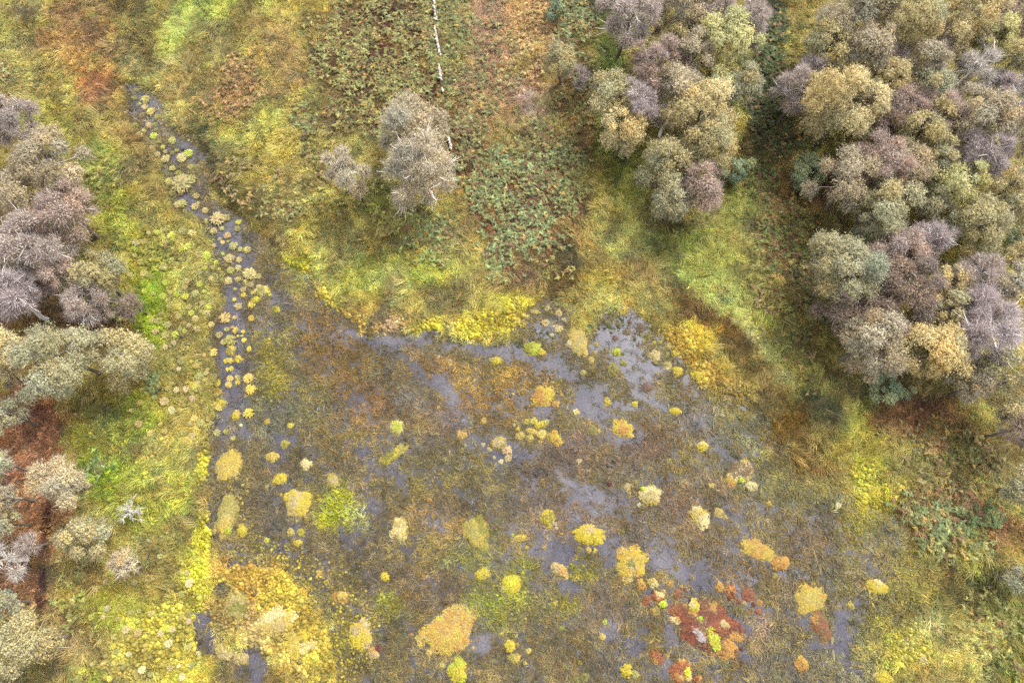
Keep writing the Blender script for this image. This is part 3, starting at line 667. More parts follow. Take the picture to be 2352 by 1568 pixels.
def scatter(name, P, Z, yaw, scale, col, protos, rng, tilt=0.12):
    n = len(P)
    me = bpy.data.meshes.new(name)
    me.vertices.add(n)
    me.vertices.foreach_set('co', np.stack([P[:, 0], P[:, 1], Z], 1).astype(np.float32).ravel())
    a = me.attributes.new('rot', 'FLOAT_VECTOR', 'POINT')
    a.data.foreach_set('vector', np.stack([rng.normal(0, tilt, n), rng.normal(0, tilt, n), yaw], 1).astype(np.float32).ravel())
    a = me.attributes.new('scl', 'FLOAT', 'POINT'); a.data.foreach_set('value', np.asarray(scale, np.float32))
    a = me.attributes.new('pick', 'INT', 'POINT'); a.data.foreach_set('value', rng.integers(0, len(protos), n).astype(np.int32))
    a = me.attributes.new('col', 'FLOAT_COLOR', 'POINT')
    c = np.ones((n, 4), np.float32); c[:, :3] = col; a.data.foreach_set('color', c.ravel())
    o = link(name, me, kind='stuff')
    pc = bpy.data.collections.new(name + '_kinds')
    for q in protos:
        po = bpy.data.objects.new(q.name, q); pc.objects.link(po)
    g = bpy.data.node_groups.new(name + '_scatter', 'GeometryNodeTree')
    g.interface.new_socket('Geometry', in_out='INPUT', socket_type='NodeSocketGeometry')
    g.interface.new_socket('Geometry', in_out='OUTPUT', socket_type='NodeSocketGeometry')
    N = g.nodes; L = g.links
    gi, go = N.new('NodeGroupInput'), N.new('NodeGroupOutput')
    iop = N.new('GeometryNodeInstanceOnPoints'); ci = N.new('GeometryNodeCollectionInfo')
    ci.inputs['Collection'].default_value = pc
    ci.inputs['Separate Children'].default_value = True; ci.inputs['Reset Children'].default_value = True
    iop.inputs['Pick Instance'].default_value = True
    def na_(nm, dt):
        q = N.new('GeometryNodeInputNamedAttribute'); q.data_type = dt; q.inputs['Name'].default_value = nm
        return q.outputs['Attribute']
    L.new(gi.outputs[0], iop.inputs['Points']); L.new(ci.outputs[0], iop.inputs['Instance'])
    L.new(na_('pick', 'INT'), iop.inputs['Instance Index'])
    e2r = N.new('FunctionNodeEulerToRotation'); L.new(na_('rot', 'FLOAT_VECTOR'), e2r.inputs[0]); L.new(e2r.outputs[0], iop.inputs['Rotation'])
    L.new(na_('scl', 'FLOAT'), iop.inputs['Scale'])
    L.new(iop.outputs[0], go.inputs[0])
    md = o.modifiers.new('scatter', 'NODES'); md.node_group = g
    return o

def in_view(P, pad=3.0):
    """ground points inside the photograph's footprint plus a margin of some metres"""
    C = [at(0, 1568)[:2], at(2352, 1568)[:2], at(2352, 0)[:2], at(0, 0)[:2]]
    return poly_sd(P, np.array(C)) < pad

def jitter_grid(spacing, rng):
    xs = np.arange(x0 + 1, x1 - 1, spacing); ys = np.arange(y0 + 1, y1 - 4, spacing)
    X, Y = np.meshgrid(xs, ys)
    P = np.stack([X.ravel(), Y.ravel()], 1) + rng.uniform(-.55, .55, (X.size, 2)) * spacing
    return P[in_view(P)]

def lumj(rng, n, s): return np.clip(1 + rng.normal(0, s, (n, 1)), 0.45, 1.7)

rg = np.random.default_rng(11)
# --- grass
LEFTF = [(360, 760, 130, 260), (300, 1300, 170, 280), (440, 900, 60, 200), (300, 1000, 120, 90)]
P = jitter_grid(0.18, rg)
sd = samp(GSD, P); _, nzp = fields(P)
moss = blobs_w(P, MOSS, nzp); rusty = blobs_w(P, RUSTY, nzp)
leftf = blobs_w(P, LEFTF, nzp)
shore = blobs_w(P, [(1830, 1060, 120, 90, 20), (2010, 1250, 110, 160), (2060, 1450, 110, 160), (1720, 940, 90, 40, 20), (655, 575, 60, 50, 40), (700, 650, 30, 40)], nzp)
prob = np.where(sd > -0.05, (1 - 0.93 * moss) * (1 - 0.35 * rusty) * (1 - 0.12 * leftf), shore * np.clip(1 + sd / 2.2, 0, 1))
keep = rg.random(len(P)) < prob
P, sd, nzp, rusty = P[keep], sd[keep], nzp[keep], rusty[keep]
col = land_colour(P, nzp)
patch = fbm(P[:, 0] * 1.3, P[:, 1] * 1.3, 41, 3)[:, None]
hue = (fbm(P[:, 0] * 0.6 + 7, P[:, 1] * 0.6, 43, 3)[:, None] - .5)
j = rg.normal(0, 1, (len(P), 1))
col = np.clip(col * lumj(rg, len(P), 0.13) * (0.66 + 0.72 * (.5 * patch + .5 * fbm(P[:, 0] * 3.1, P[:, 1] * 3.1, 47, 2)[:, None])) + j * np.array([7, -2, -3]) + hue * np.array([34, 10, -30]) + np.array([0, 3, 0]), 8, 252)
yaw = fbm(P[:, 0] * 0.3, P[:, 1] * 0.3, 51, 3) * 4 * math.pi + rg.normal(0, 0.7, len(P))
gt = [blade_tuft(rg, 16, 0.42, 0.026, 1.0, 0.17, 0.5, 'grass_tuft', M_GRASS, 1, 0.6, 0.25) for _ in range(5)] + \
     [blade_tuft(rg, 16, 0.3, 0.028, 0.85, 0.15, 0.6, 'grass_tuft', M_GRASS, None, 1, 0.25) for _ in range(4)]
scatter('grass', P, np.maximum(samp(GZ, P), -0.03) - 0.02, yaw, rg.uniform(0.65, 1.3, len(P)), lin(col, .62, .9), gt, rg)
print('grass', len(P))
# long pale lodged grass in swathes
P2 = jitter_grid(0.4, rg); sd = samp(GSD, P2); _, nzp = fields(P2)
sw = fbm(P2[:, 0] * 0.55, P2[:, 1] * 0.55, 45, 3)
ok = (sd > 0.55) & (rg.random(len(P2)) < .8 * sstep(.44, .62, sw) * (1 - blobs_w(P2, MOSS, nzp)) * (1 - .75 * blobs_w(P2, LEFTF, nzp)) * (1 - .7 * blobs_w(P2, RUSTY, nzp)))
P2, nzp = P2[ok], nzp[ok]
col = np.clip(land_colour(P2, nzp) * 1.1 + np.array([22, 20, 18]), 8, 252) * lumj(rg, len(P2), .08)
yaw = fbm(P2[:, 0] * 0.3, P2[:, 1] * 0.3, 51, 3) * 4 * math.pi + rg.normal(0, 0.4, len(P2))
lt = [blade_tuft(rg, 14, 0.7, 0.024, 1.15, 0.16, 0.4, 'lodged_grass', M_GRASS, 1, 0.28, 0.2) for _ in range(5)]
scatter('lodged_grass', P2, samp(GZ, P2) + .04, yaw, rg.uniform(0.7, 1.25, len(P2)), lin(np.clip(col, 8, 252), .5, .9), lt, rg)

# --- sedge standing in the pool
P = jitter_grid(0.17, rg)
sd = samp(GSD, P)
P = P[sd < 0.12]; sd = sd[sd < 0.12]
nzp, opn = sedge_cover(P)
fine = fbm(P[:, 0] * 1.3, P[:, 1] * 1.3, 61, 4)
dens = np.clip(1.05 - opn, 0.05, 1) * (0.5 + .9 * sstep(0.36, 0.56, fine))
k = rg.random(len(P)) < dens
for b_ in BIG:
    k &= Blob(*b_[:5]).q(P) > .92
P, nzp, opn = P[k], nzp[k], opn[k]
col = paint(P, (126, 110, 68), SEDGE, nzp)
pt = fbm(P[:, 0] * 2.2, P[:, 1] * 2.2, 71, 3)[:, None]
hue = (fbm(P[:, 0] * 0.75 + 3, P[:, 1] * 0.75, 73, 3)[:, None] - .5)
col = np.clip(col * lumj(rg, len(P), 0.11) * (0.55 + 0.9 * (.5 * pt + .5 * fbm(P[:, 0] * .7, P[:, 1] * .7, 75, 3)[:, None])) * 1.12 + rg.normal(0, 1, (len(P), 1)) * np.array([7, 0, -5]) + hue * np.array([30, 24, -22]), 8, 250)
yaw = fbm(P[:, 0] * 0.25, P[:, 1] * 0.25, 81, 3) * 4 * math.pi + rg.normal(0, 0.8, len(P))
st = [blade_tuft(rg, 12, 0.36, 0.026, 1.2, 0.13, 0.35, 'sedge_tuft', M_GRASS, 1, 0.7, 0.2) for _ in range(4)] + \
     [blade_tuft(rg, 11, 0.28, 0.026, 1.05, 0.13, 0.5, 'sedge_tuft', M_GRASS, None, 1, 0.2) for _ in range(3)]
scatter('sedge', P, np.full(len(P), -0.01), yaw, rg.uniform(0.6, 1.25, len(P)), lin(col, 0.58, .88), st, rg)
print('sedge', len(P))

# --- pale floating stems on the open water
P = jitter_grid(0.22, rg)
sd = samp(GSD, P); P = P[sd < -0.02]; nzp, op_ = sedge_cover(P)
k = rg.random(len(P)) < (0.55 + .2 * (1 - op_)) * (0.3 + fbm(P[:, 0] * .9, P[:, 1] * .9, 91, 3)); P = P[k]
fl = [blade_tuft(rg, 7, 0.2, 0.016, 1.45, 0.13, 0.1, 'floating_stems', M_GRASS, None, 1, 0.4) for _ in range(4)]
sel = rg.random((len(P), 1))
col = np.where(sel < 0.5, np.array([172, 168, 172.]), np.where(sel < 0.75, np.array([96, 84, 84.]), np.array([150, 138, 112.]))) * lumj(rg, len(P), 0.15)
scatter('floating_stems', P, np.full(len(P), 0.012), rg.uniform(0, 6.28, len(P)), rg.uniform(0.7, 1.3, len(P)), lin(np.clip(col, 5, 250), .32), fl, rg, 0.02)

# --- moss carpets on the banks
P = jitter_grid(0.125, rg)
sd = samp(GSD, P); _, nzp = fields(P)
moss = blobs_w(P, MOSS, nzp)
left = blobs_w(P, LEFTF, nzp) * 0.24
rim = (sd > -0.06) & (sd < 0.35)
k = (sd > -0.06) & (rg.random(len(P)) < np.maximum(moss * 0.95, left)); mk_ = moss
P, nzp = P[k], nzp[k]
col = land_colour(P, nzp)
pt = fbm(P[:, 0] * 2.5, P[:, 1] * 2.5, 101, 3)[:, None]
col = np.clip(col * lumj(rg, len(P), 0.13) * (0.8 + 0.4 * pt) + rg.normal(0, 1, (len(P), 1)) * np.array([6, 0, -8]), 8, 252)
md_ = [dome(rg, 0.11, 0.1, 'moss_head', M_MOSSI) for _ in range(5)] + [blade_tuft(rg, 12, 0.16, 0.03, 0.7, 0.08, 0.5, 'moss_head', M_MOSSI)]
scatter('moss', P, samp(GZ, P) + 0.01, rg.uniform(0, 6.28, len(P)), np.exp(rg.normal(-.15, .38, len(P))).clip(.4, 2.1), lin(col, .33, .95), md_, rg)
print('moss', len(P))

# --- soft moss cushions lying in the shallow water
P = jitter_grid(0.15, rg); sd = samp(GSD, P); P = P[sd < -0.1]; _, nzp = fields(P)
wet = blobs_w(P, [(780,1165,44,46,0,.9),(1180,1400,60,50,0,.9),(1120,1385,40,40,0,.6),(890,1390,30,30,0,.7),(620,850,36,90,0,.35),(600,920,30,40,0,.4),(1200,1330,40,30,0,.4),(1330,1310,34,26,0,.5),(760,1450,40,60,0,.6),(740,1500,30,50,0,.6),(1060,1060,30,40,0,.3),(980,1060,40,30,0,.3),
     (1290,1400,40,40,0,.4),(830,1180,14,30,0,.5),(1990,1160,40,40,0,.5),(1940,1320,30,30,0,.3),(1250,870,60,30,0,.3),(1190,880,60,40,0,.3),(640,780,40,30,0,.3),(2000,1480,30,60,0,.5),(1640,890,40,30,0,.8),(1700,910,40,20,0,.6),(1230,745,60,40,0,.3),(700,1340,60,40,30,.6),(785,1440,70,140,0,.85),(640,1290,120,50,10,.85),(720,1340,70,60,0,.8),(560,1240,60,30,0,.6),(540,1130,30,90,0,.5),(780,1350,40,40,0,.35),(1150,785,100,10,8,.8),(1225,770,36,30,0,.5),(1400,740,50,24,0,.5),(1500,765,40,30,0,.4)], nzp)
k = rg.random(len(P)) < wet * 0.7
P, nzp = P[k], nzp[k]
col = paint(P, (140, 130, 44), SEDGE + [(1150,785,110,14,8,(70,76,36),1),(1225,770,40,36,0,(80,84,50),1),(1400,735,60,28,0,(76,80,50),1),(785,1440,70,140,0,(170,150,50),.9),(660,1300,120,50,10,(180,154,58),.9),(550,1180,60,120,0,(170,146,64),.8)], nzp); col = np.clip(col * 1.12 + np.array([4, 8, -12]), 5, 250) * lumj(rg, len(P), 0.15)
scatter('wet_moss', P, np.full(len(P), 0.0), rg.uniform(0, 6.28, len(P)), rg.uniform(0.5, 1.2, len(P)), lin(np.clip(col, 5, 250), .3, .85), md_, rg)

# --- dead bracken litter
P = jitter_grid(0.2, rg); sd = samp(GSD, P); _, nzp = fields(P)
rus = blobs_w(P, RUSTY, nzp); k = (sd > 0.2) & (rg.random(len(P)) < rus * 0.9)
P, nzp = P[k], nzp[k]
base = land_colour(P, nzp)
pal = np.array([(166, 98, 60), (130, 76, 52), (184, 120, 80), (200, 146, 112), (110, 70, 54), (196, 126, 60)], float)[rg.integers(0, 6, len(P))]
col = np.clip((base * 0.55 + pal * 0.45) * lumj(rg, len(P), 0.18), 8, 250)
df = [fern(rg, 4, 0.23, 'dead_frond', M_FERNI, 0.6) for _ in range(4)]
scatter('dead_bracken', P, samp(GZ, P) + 0.06, rg.uniform(0, 6.28, len(P)), rg.uniform(0.6, 1.3, len(P)), lin(col, .62, .85), df, rg, 0.3)
print('dead bracken', len(P))

# --- bracken: every plant found here; the largest in view become objects of their own further down
P = jitter_grid(0.19, rg); sd = samp(GSD, P); _, nzp = fields(P)
best = np.zeros(len(P)); bc = np.zeros((len(P), 3))
for (x, y, rx, ry, rot, d, c) in BRACKEN:
    q = Blob(x, y, rx, ry, rot).q(P) + (nzp - 0.5) * 1.0
    w = d * (1 - sstep(0.6, 1.3, q)); up = w > best
    best[up] = w[up]; bc[up] = c
clump = fbm(P[:, 0] * 0.9, P[:, 1] * 0.9, 111, 3)
k = (sd > 0.3) & (rg.random(len(P)) < best * (0.45 + 1.0 * sstep(0.35, 0.6, clump)))
P, bc, best = P[k], bc[k], best[k]
odd = rg.random(len(P))
bc = bc * lumj(rg, len(P), 0.13) + rg.normal(0, 1, (len(P), 1)) * np.array([9, 1, -5])
gr_ = (bc[:, 1] > bc[:, 0] + 2)
bc[gr_] += np.array([18, 0, -14])
bc[odd < 0.05] = np.array([200, 160, 70]) ; bc[(odd > 0.05) & (odd < 0.15)] = np.array([152, 106, 70]); bc[(odd > .15) & (odd < .24)] *= .72
bc = np.clip(bc, 8, 250)
BR_P, BR_C = P, bc
FERNS = [fern(rg, int(rg.integers(3, 6)), 0.215, 'bracken_plant', M_FERNI) for _ in range(9)]
print('bracken', len(P))
# ------------------------------------------------------------------ trees
KINDS_T = {  # leaf colours, leaf share, twig colours, twig share, limb colour, limb thickness
 'tan':   ([(174,156,112),(152,136,98)], .75, [(150,132,116)], .7, (150,140,128), 1.0),
 'olive': ([(174,160,98),(148,136,82)], .95, [(140,126,100)], .4, (150,142,126), .9),
 'gold':  ([(196,172,102),(170,150,90)], 1.0, [(160,136,96)], .35, (140,128,108), .8),
 'sage':  ([(164,156,106),(140,134,88)], .95, [(146,142,124)], .4, (160,156,146), .9),
 'lime':  ([(186,180,104),(160,156,86)], 1.0, [(140,130,90)], .3, (140,132,108), .8),
 'mauve': ([(160,138,118)], .22, [(166,148,138),(144,128,118)], 1.8, (206,196,190), .9),
 'violet':([(150,132,128)], .1, [(174,156,154),(150,134,132)], 1.7, (198,190,184), 1.0),
 'rosy':  ([(172,142,118),(156,130,106)], .45, [(160,134,122)], 1.4, (160,146,136), .9),
 'brown': ([(150,124,96),(130,108,84)], .45, [(132,110,100)], 1.3, (140,126,116), .8),
 'pale':  ([(174,158,116),(156,140,102)], .6, [(174,158,136)], 1.1, (214,206,194), 1.0),
 'straw': ([(184,164,110),(166,144,96)], .8, [(176,156,126)], .7, (206,196,180), .9),
 'bare':  ([(170,160,140)], .02, [(186,176,164),(160,150,142)], 1.0, (204,196,184), 1.2),
 'green': ([(146,156,102),(122,134,84)], 1.3, [(100,110,80)], .2, (100,90,70), .6),
 'teal':  ([(146,164,112),(122,142,94)], 1.3, [(100,110,90)], .2, (100,90,70), .6),
}
LW, RW, MW, CW = 'trees on the left bank', 'trees of the large wood at right', 'trees of the middle copse', 'lone trees among the bracken'
TREES = [
 # left bank
 (28,285,66,6.5,'mauve',LW,'mauve leafless tree, topmost on the left picture edge'),
 (110,398,100,7.5,'tan',LW,'widest tan crown of the left bank, below the topmost mauve tree'),
 (45,475,40,7,'gold',LW,'small dull gold crown tucked into the left edge under the widest tan crown'),
 (160,490,72,7,'rosy',LW,'rosy brown thin crown just below the widest tan crown'),
 (72,580,88,7,'mauve',LW,'large bare mauve tree with fine white branches halfway up the left bank'),
 (228,640,66,6,'olive',LW,'rounded olive tan tree standing at the grassy edge beside bare mauve trees'),
 (150,640,52,6,'rosy',LW,'rosy twiggy tree between the olive tan tree and the bare mauve tree'),
 (36,682,72,7,'violet',LW,'violet grey leafless tree on the left edge above the gold crown'),
 (205,700,62,5.5,'mauve',LW,'sprawling leafless tree with long white forked limbs above the tan ball-shaped crown'),
 (302,702,28,4,'brown',LW,'small brown bush at the grass edge beside a lime bush'),
 (22,808,66,7.5,'gold',LW,'golden yellow tree on the left edge touching the big sage crown'),
 (148,822,92,8,'sage',LW,'big sage green tree, broadest green crown of the left bank'),
 (294,822,64,5,'olive',LW,'ball-shaped tan olive tree standing alone between brown soil and green bank'),
 (8,950,54,6,'sage',LW,'grey green tree on the left edge beside the dark muddy hollow'),
 (8,1065,30,5,'sage',LW,'grey green tree cut by the left edge beside the rust bracken'),
 (146,1108,64,5.5,'straw',LW,'pale straw gold tree overhanging the upper end of the dark track'),
 (204,1230,60,5,'olive',LW,'neat round olive green tree right of the dark track'),
 (290,1294,36,3.5,'straw',LW,'small pale gold tree below and right of the neat round olive tree'),
 (8,1145,34,5.5,'tan',LW,'thin tan tree on the left edge left of the rust bracken'),
 (10,1205,32,5,'sage',LW,'small grey green tree on the left edge above the white bare tree'),
 (-4,1285,46,5,'bare',LW,'white leafless tree reaching in from the left edge'),
 (66,1250,26,4,'mauve',LW,'small mauve thin tree between the white bare tree and the track'),
 (8,1385,36,5,'sage',LW,'pale sage tree on the left edge above the bottom corner'),
 (48,1482,88,7,'olive',LW,'big yellow olive tree filling the bottom left corner'),
 (6,860,40,6,'tan',LW,'tan crown on the left edge below the golden yellow tree'),
 # lone trees among the bracken
 (790,394,56,6,'pale',CW,'whitish thin-crowned tree left of the large two-toned tree'),
 (944,306,86,8,'tan',CW,'grey tan tree joined to the top of the broad pale tree'),
 (962,402,92,7.5,'pale',CW,'broad pale tan tree in the bracken at the centre top'),
 (1288,146,42,5,'olive',CW,'small olive gold tree standing by itself beside pink litter'),
 (1330,176,26,4,'mauve',CW,'little mauve bush touching the small olive gold tree'),
 # middle copse
 (1452,45,72,8,'mauve',MW,'mauve tan tree at the upper left corner of the middle copse'),
 (1565,30,62,8,'tan',MW,'tan crown at the top edge of the middle copse'),
 (1640,20,50,8,'mauve',MW,'mauve crown at the top edge right of the tan crown'),
 (1555,92,46,7,'olive',MW,'small olive crown in the upper middle of the middle copse'),
 (1668,100,70,8,'lime',MW,'yellow green tree with long pale limbs showing on its lower side'),
 (1725,50,44,8,'mauve',MW,'mauve twiggy crown at the upper right corner of the middle copse'),
 (1505,158,62,7,'rosy',MW,'rosy mauve round crown in the heart of the middle copse'),
 (1592,125,46,7.5,'tan',MW,'tan narrow crown left of the yellow green tree with pale limbs'),
 (1400,225,54,6.5,'olive',MW,'olive gold tree on the left flank of the middle copse'),
 (1432,300,56,6,'gold',MW,'dull gold crown at the lower left flank beside the violet bare tree'),
 (1465,240,48,7,'violet',MW,'violet bare tree with forked limbs between two gold crowns'),
 (1560,205,54,7,'tan',MW,'tan crown right of the violet bare tree'),
 (1652,205,38,7,'lime',MW,'bright lime round crown on the right flank of the middle copse'),
 (1700,205,46,7,'sage',MW,'sage green crown at the right flank behind the lime crown'),
 (1608,265,74,7.5,'gold',MW,'largest gold crown of the middle copse'),
 (1625,340,66,7,'olive',MW,'olive gold crown just below the largest gold crown'),
 (1528,378,58,6.5,'olive',MW,'olive rounded tree at the lower left end of the middle copse'),
 (1608,425,62,6,'rosy',MW,'rosy tan thin crown at the lower right end of the middle copse'),
 (1540,462,48,5,'sage',MW,'lichen grey green tree with bare white tips, lowest of the middle copse'),
 (1530,268,28,5,'bare',MW,'white dead snag showing in the gap beside the largest gold crown'),
 # large wood
 (1965,45,86,9,'tan',RW,'broad tan crown at the top edge left part of the large wood'),
 (2060,60,76,9,'olive',RW,'olive tan crown at the top edge next to the broad tan crown'),
 (1900,110,58,8.5,'olive',RW,'olive tan crown on the upper left flank of the large wood'),
 (1985,125,64,8.5,'tan',RW,'grey tan crown above the great golden tree'),
 (2045,120,40,8,'mauve',RW,'small mauve crown between grey tan and gold crowns near the top'),
 (1822,215,48,7,'mauve',RW,'pale mauve bare tree on the left edge of the large wood beside the golden tree'),
 (1868,160,32,7.5,'violet',RW,'small violet crown at the upper left shoulder of the great golden tree'),
 (1938,235,90,8.5,'gold',RW,'great golden tree, brightest gold crown of the large wood'),
 (2046,185,46,8,'gold',RW,'small gold crown touching the right side of the great golden tree'),
 (2128,145,56,8.5,'tan',RW,'tan gold crown between the upper gold trees and the great golden tree'),
 (2212,55,76,9,'gold',RW,'wide gold crown along the top edge of the large wood'),
 (2320,45,56,9,'rosy',RW,'orange tan crown in the top right corner'),
 (2178,100,40,8,'mauve',RW,'mauve crown squeezed below the wide gold crown at the top'),
 (2270,100,54,8.5,'lime',RW,'yellow green crown below the wide gold crown of the top edge'),
 (2330,140,50,8.5,'olive',RW,'olive brown crown on the right edge below the orange tan corner crown'),
 (2128,205,48,7.5,'sage',RW,'sage crown right of the small gold crown'),
 (2228,172,62,7,'bare',RW,'white-limbed leafless tree spreading in the upper right wood'),
 (2320,220,60,7,'violet',RW,'violet grey bare tree on the right edge'),
 (2020,268,56,7,'brown',RW,'brown shaded crown right under the great golden tree'),
 (2088,250,44,7.5,'rosy',RW,'rosy small crown left of the rosy tan pair in mid wood'),
 (2150,258,52,7.5,'rosy',RW,'rosy tan crown with pale forks in the centre of the large wood'),
 (2240,262,66,8,'tan',RW,'wide tan crown below the white-limbed leafless tree'),
 (2312,310,64,8,'tan',RW,'wide tan crown on the right edge below the violet bare tree'),
 (2112,305,62,7.5,'olive',RW,'olive gold crown in the middle of the large wood'),
 (2020,390,62,7,'rosy',RW,'greyish rosy crown at the head of the left spur of the wood'),
 (1940,425,64,6.5,'tan',RW,'olive tan crown on the left side of the spur by the round green shrub'),
 (2080,390,54,7,'tan',RW,'tan crown on the right side of the spur'),
 (2030,455,62,6.5,'sage',RW,'sage green crown in the middle of the spur'),
 (2010,510,62,6,'sage',RW,'pale sage crown at the lower end of the spur with white twigs'),
 (2255,360,54,7,'violet',RW,'violet mauve bare crown with dark limbs near the right edge'),
 (2205,425,56,7,'lime',RW,'lime yellow crown standing out among tan trees near the right edge'),
 (2155,380,44,7,'olive',RW,'olive green crown left of the lime yellow crown'),
 (2325,420,48,7,'gold',RW,'gold tan crown on the right edge halfway down the wood'),
 (2150,480,46,6,'sage',RW,'dull sage crown below the lime yellow crown'),
 (2245,525,64,6.5,'olive',RW,'broad olive crown below the dull sage crown near the right edge'),
 (2325,490,50,6.5,'olive',RW,'olive crown on the right edge beside the broad olive crown'),
 (2130,555,50,6,'violet',RW,'violet bare tree with white trunk below the spur'),
 (2062,585,62,6.5,'rosy',RW,'rosy brown crown just below the spur'),
 (2335,590,36,6.5,'gold',RW,'bright yellow gold crown on the right edge'),
 (1935,628,90,7,'sage',RW,'large sage olive tree at the left front of the lower wood'),
 (2010,640,46,6.5,'mauve',RW,'mauve thin crown with white limb beside the large sage olive tree'),
 (2088,665,80,7,'brown',RW,'broad brownish mauve crown in the centre of the lower wood'),
 (2178,650,40,6.5,'gold',RW,'narrow gold crown right of the broad brownish mauve crown'),
 (2232,640,54,6.5,'mauve',RW,'mauve bare tree above the widest leafless tree'),
 (2300,655,50,6.5,'tan',RW,'tan gold crown near the right edge above the widest leafless tree'),
 (1930,715,50,5.5,'brown',RW,'dim brown thin tree at the left edge of the lower wood'),
 (2010,725,56,6,'brown',RW,'dim brown crown between the sage olive tree and the tan tree'),
 (2258,765,92,6.5,'violet',RW,'widest leafless violet tree with pale limbs at the lower right'),
 (2165,715,46,6.5,'gold',RW,'small bright gold crown left of the widest leafless tree'),
 (1992,790,78,6.5,'tan',RW,'wide tan tree at the lower left front of the wood'),
 (2040,760,46,6.5,'rosy',RW,'rosy tan crown at the shoulder of the wide tan tree'),
 (2135,812,82,6.5,'gold',RW,'big gold yellow tree at the lower front of the wood'),
 (2300,880,70,6,'olive',RW,'straw olive tree in the lower right corner of the wood'),
 (2235,880,44,5.5,'tan',RW,'small straw tan tree at the lower front beside the gold yellow tree'),
 (2335,985,40,5.5,'brown',RW,'brown mauve tree on the right edge below the wood'),
 (2350,1120,44,5,'sage',RW,'pale grey tree cut by the right edge beside rust bracken'),
 (2356,1330,34,4.5,'sage',RW,'pale grey bush cut by the right edge near the dark green hollow'),
]
SHRUBS = [
 (1275,14,24,3.5,'teal','tall narrow bluish green shrub at the top edge right of the white stones'),
 (1850,397,42,2.6,'green','round grey green shrub alone in the clearing beside the spur of the wood'),
 (2030,890,34,2.6,'teal','bright bluish green shrub under the front of the large wood'),
 (2078,898,20,2.0,'green','small green shrub beside the bright bluish green shrub'),
 (1692,392,28,3,'teal','bluish green shrub half hidden behind the middle copse'),
 (268,714,17,2.6,'lime','lime green bush at the grass edge of the left bank'),
 (1430,360,12,1.2,'lime','small bright lime bush below the middle copse'),
 (2335,540,20,3,'teal','bluish green shrub on the right edge above the bright yellow crown'),
]
FOOT = []

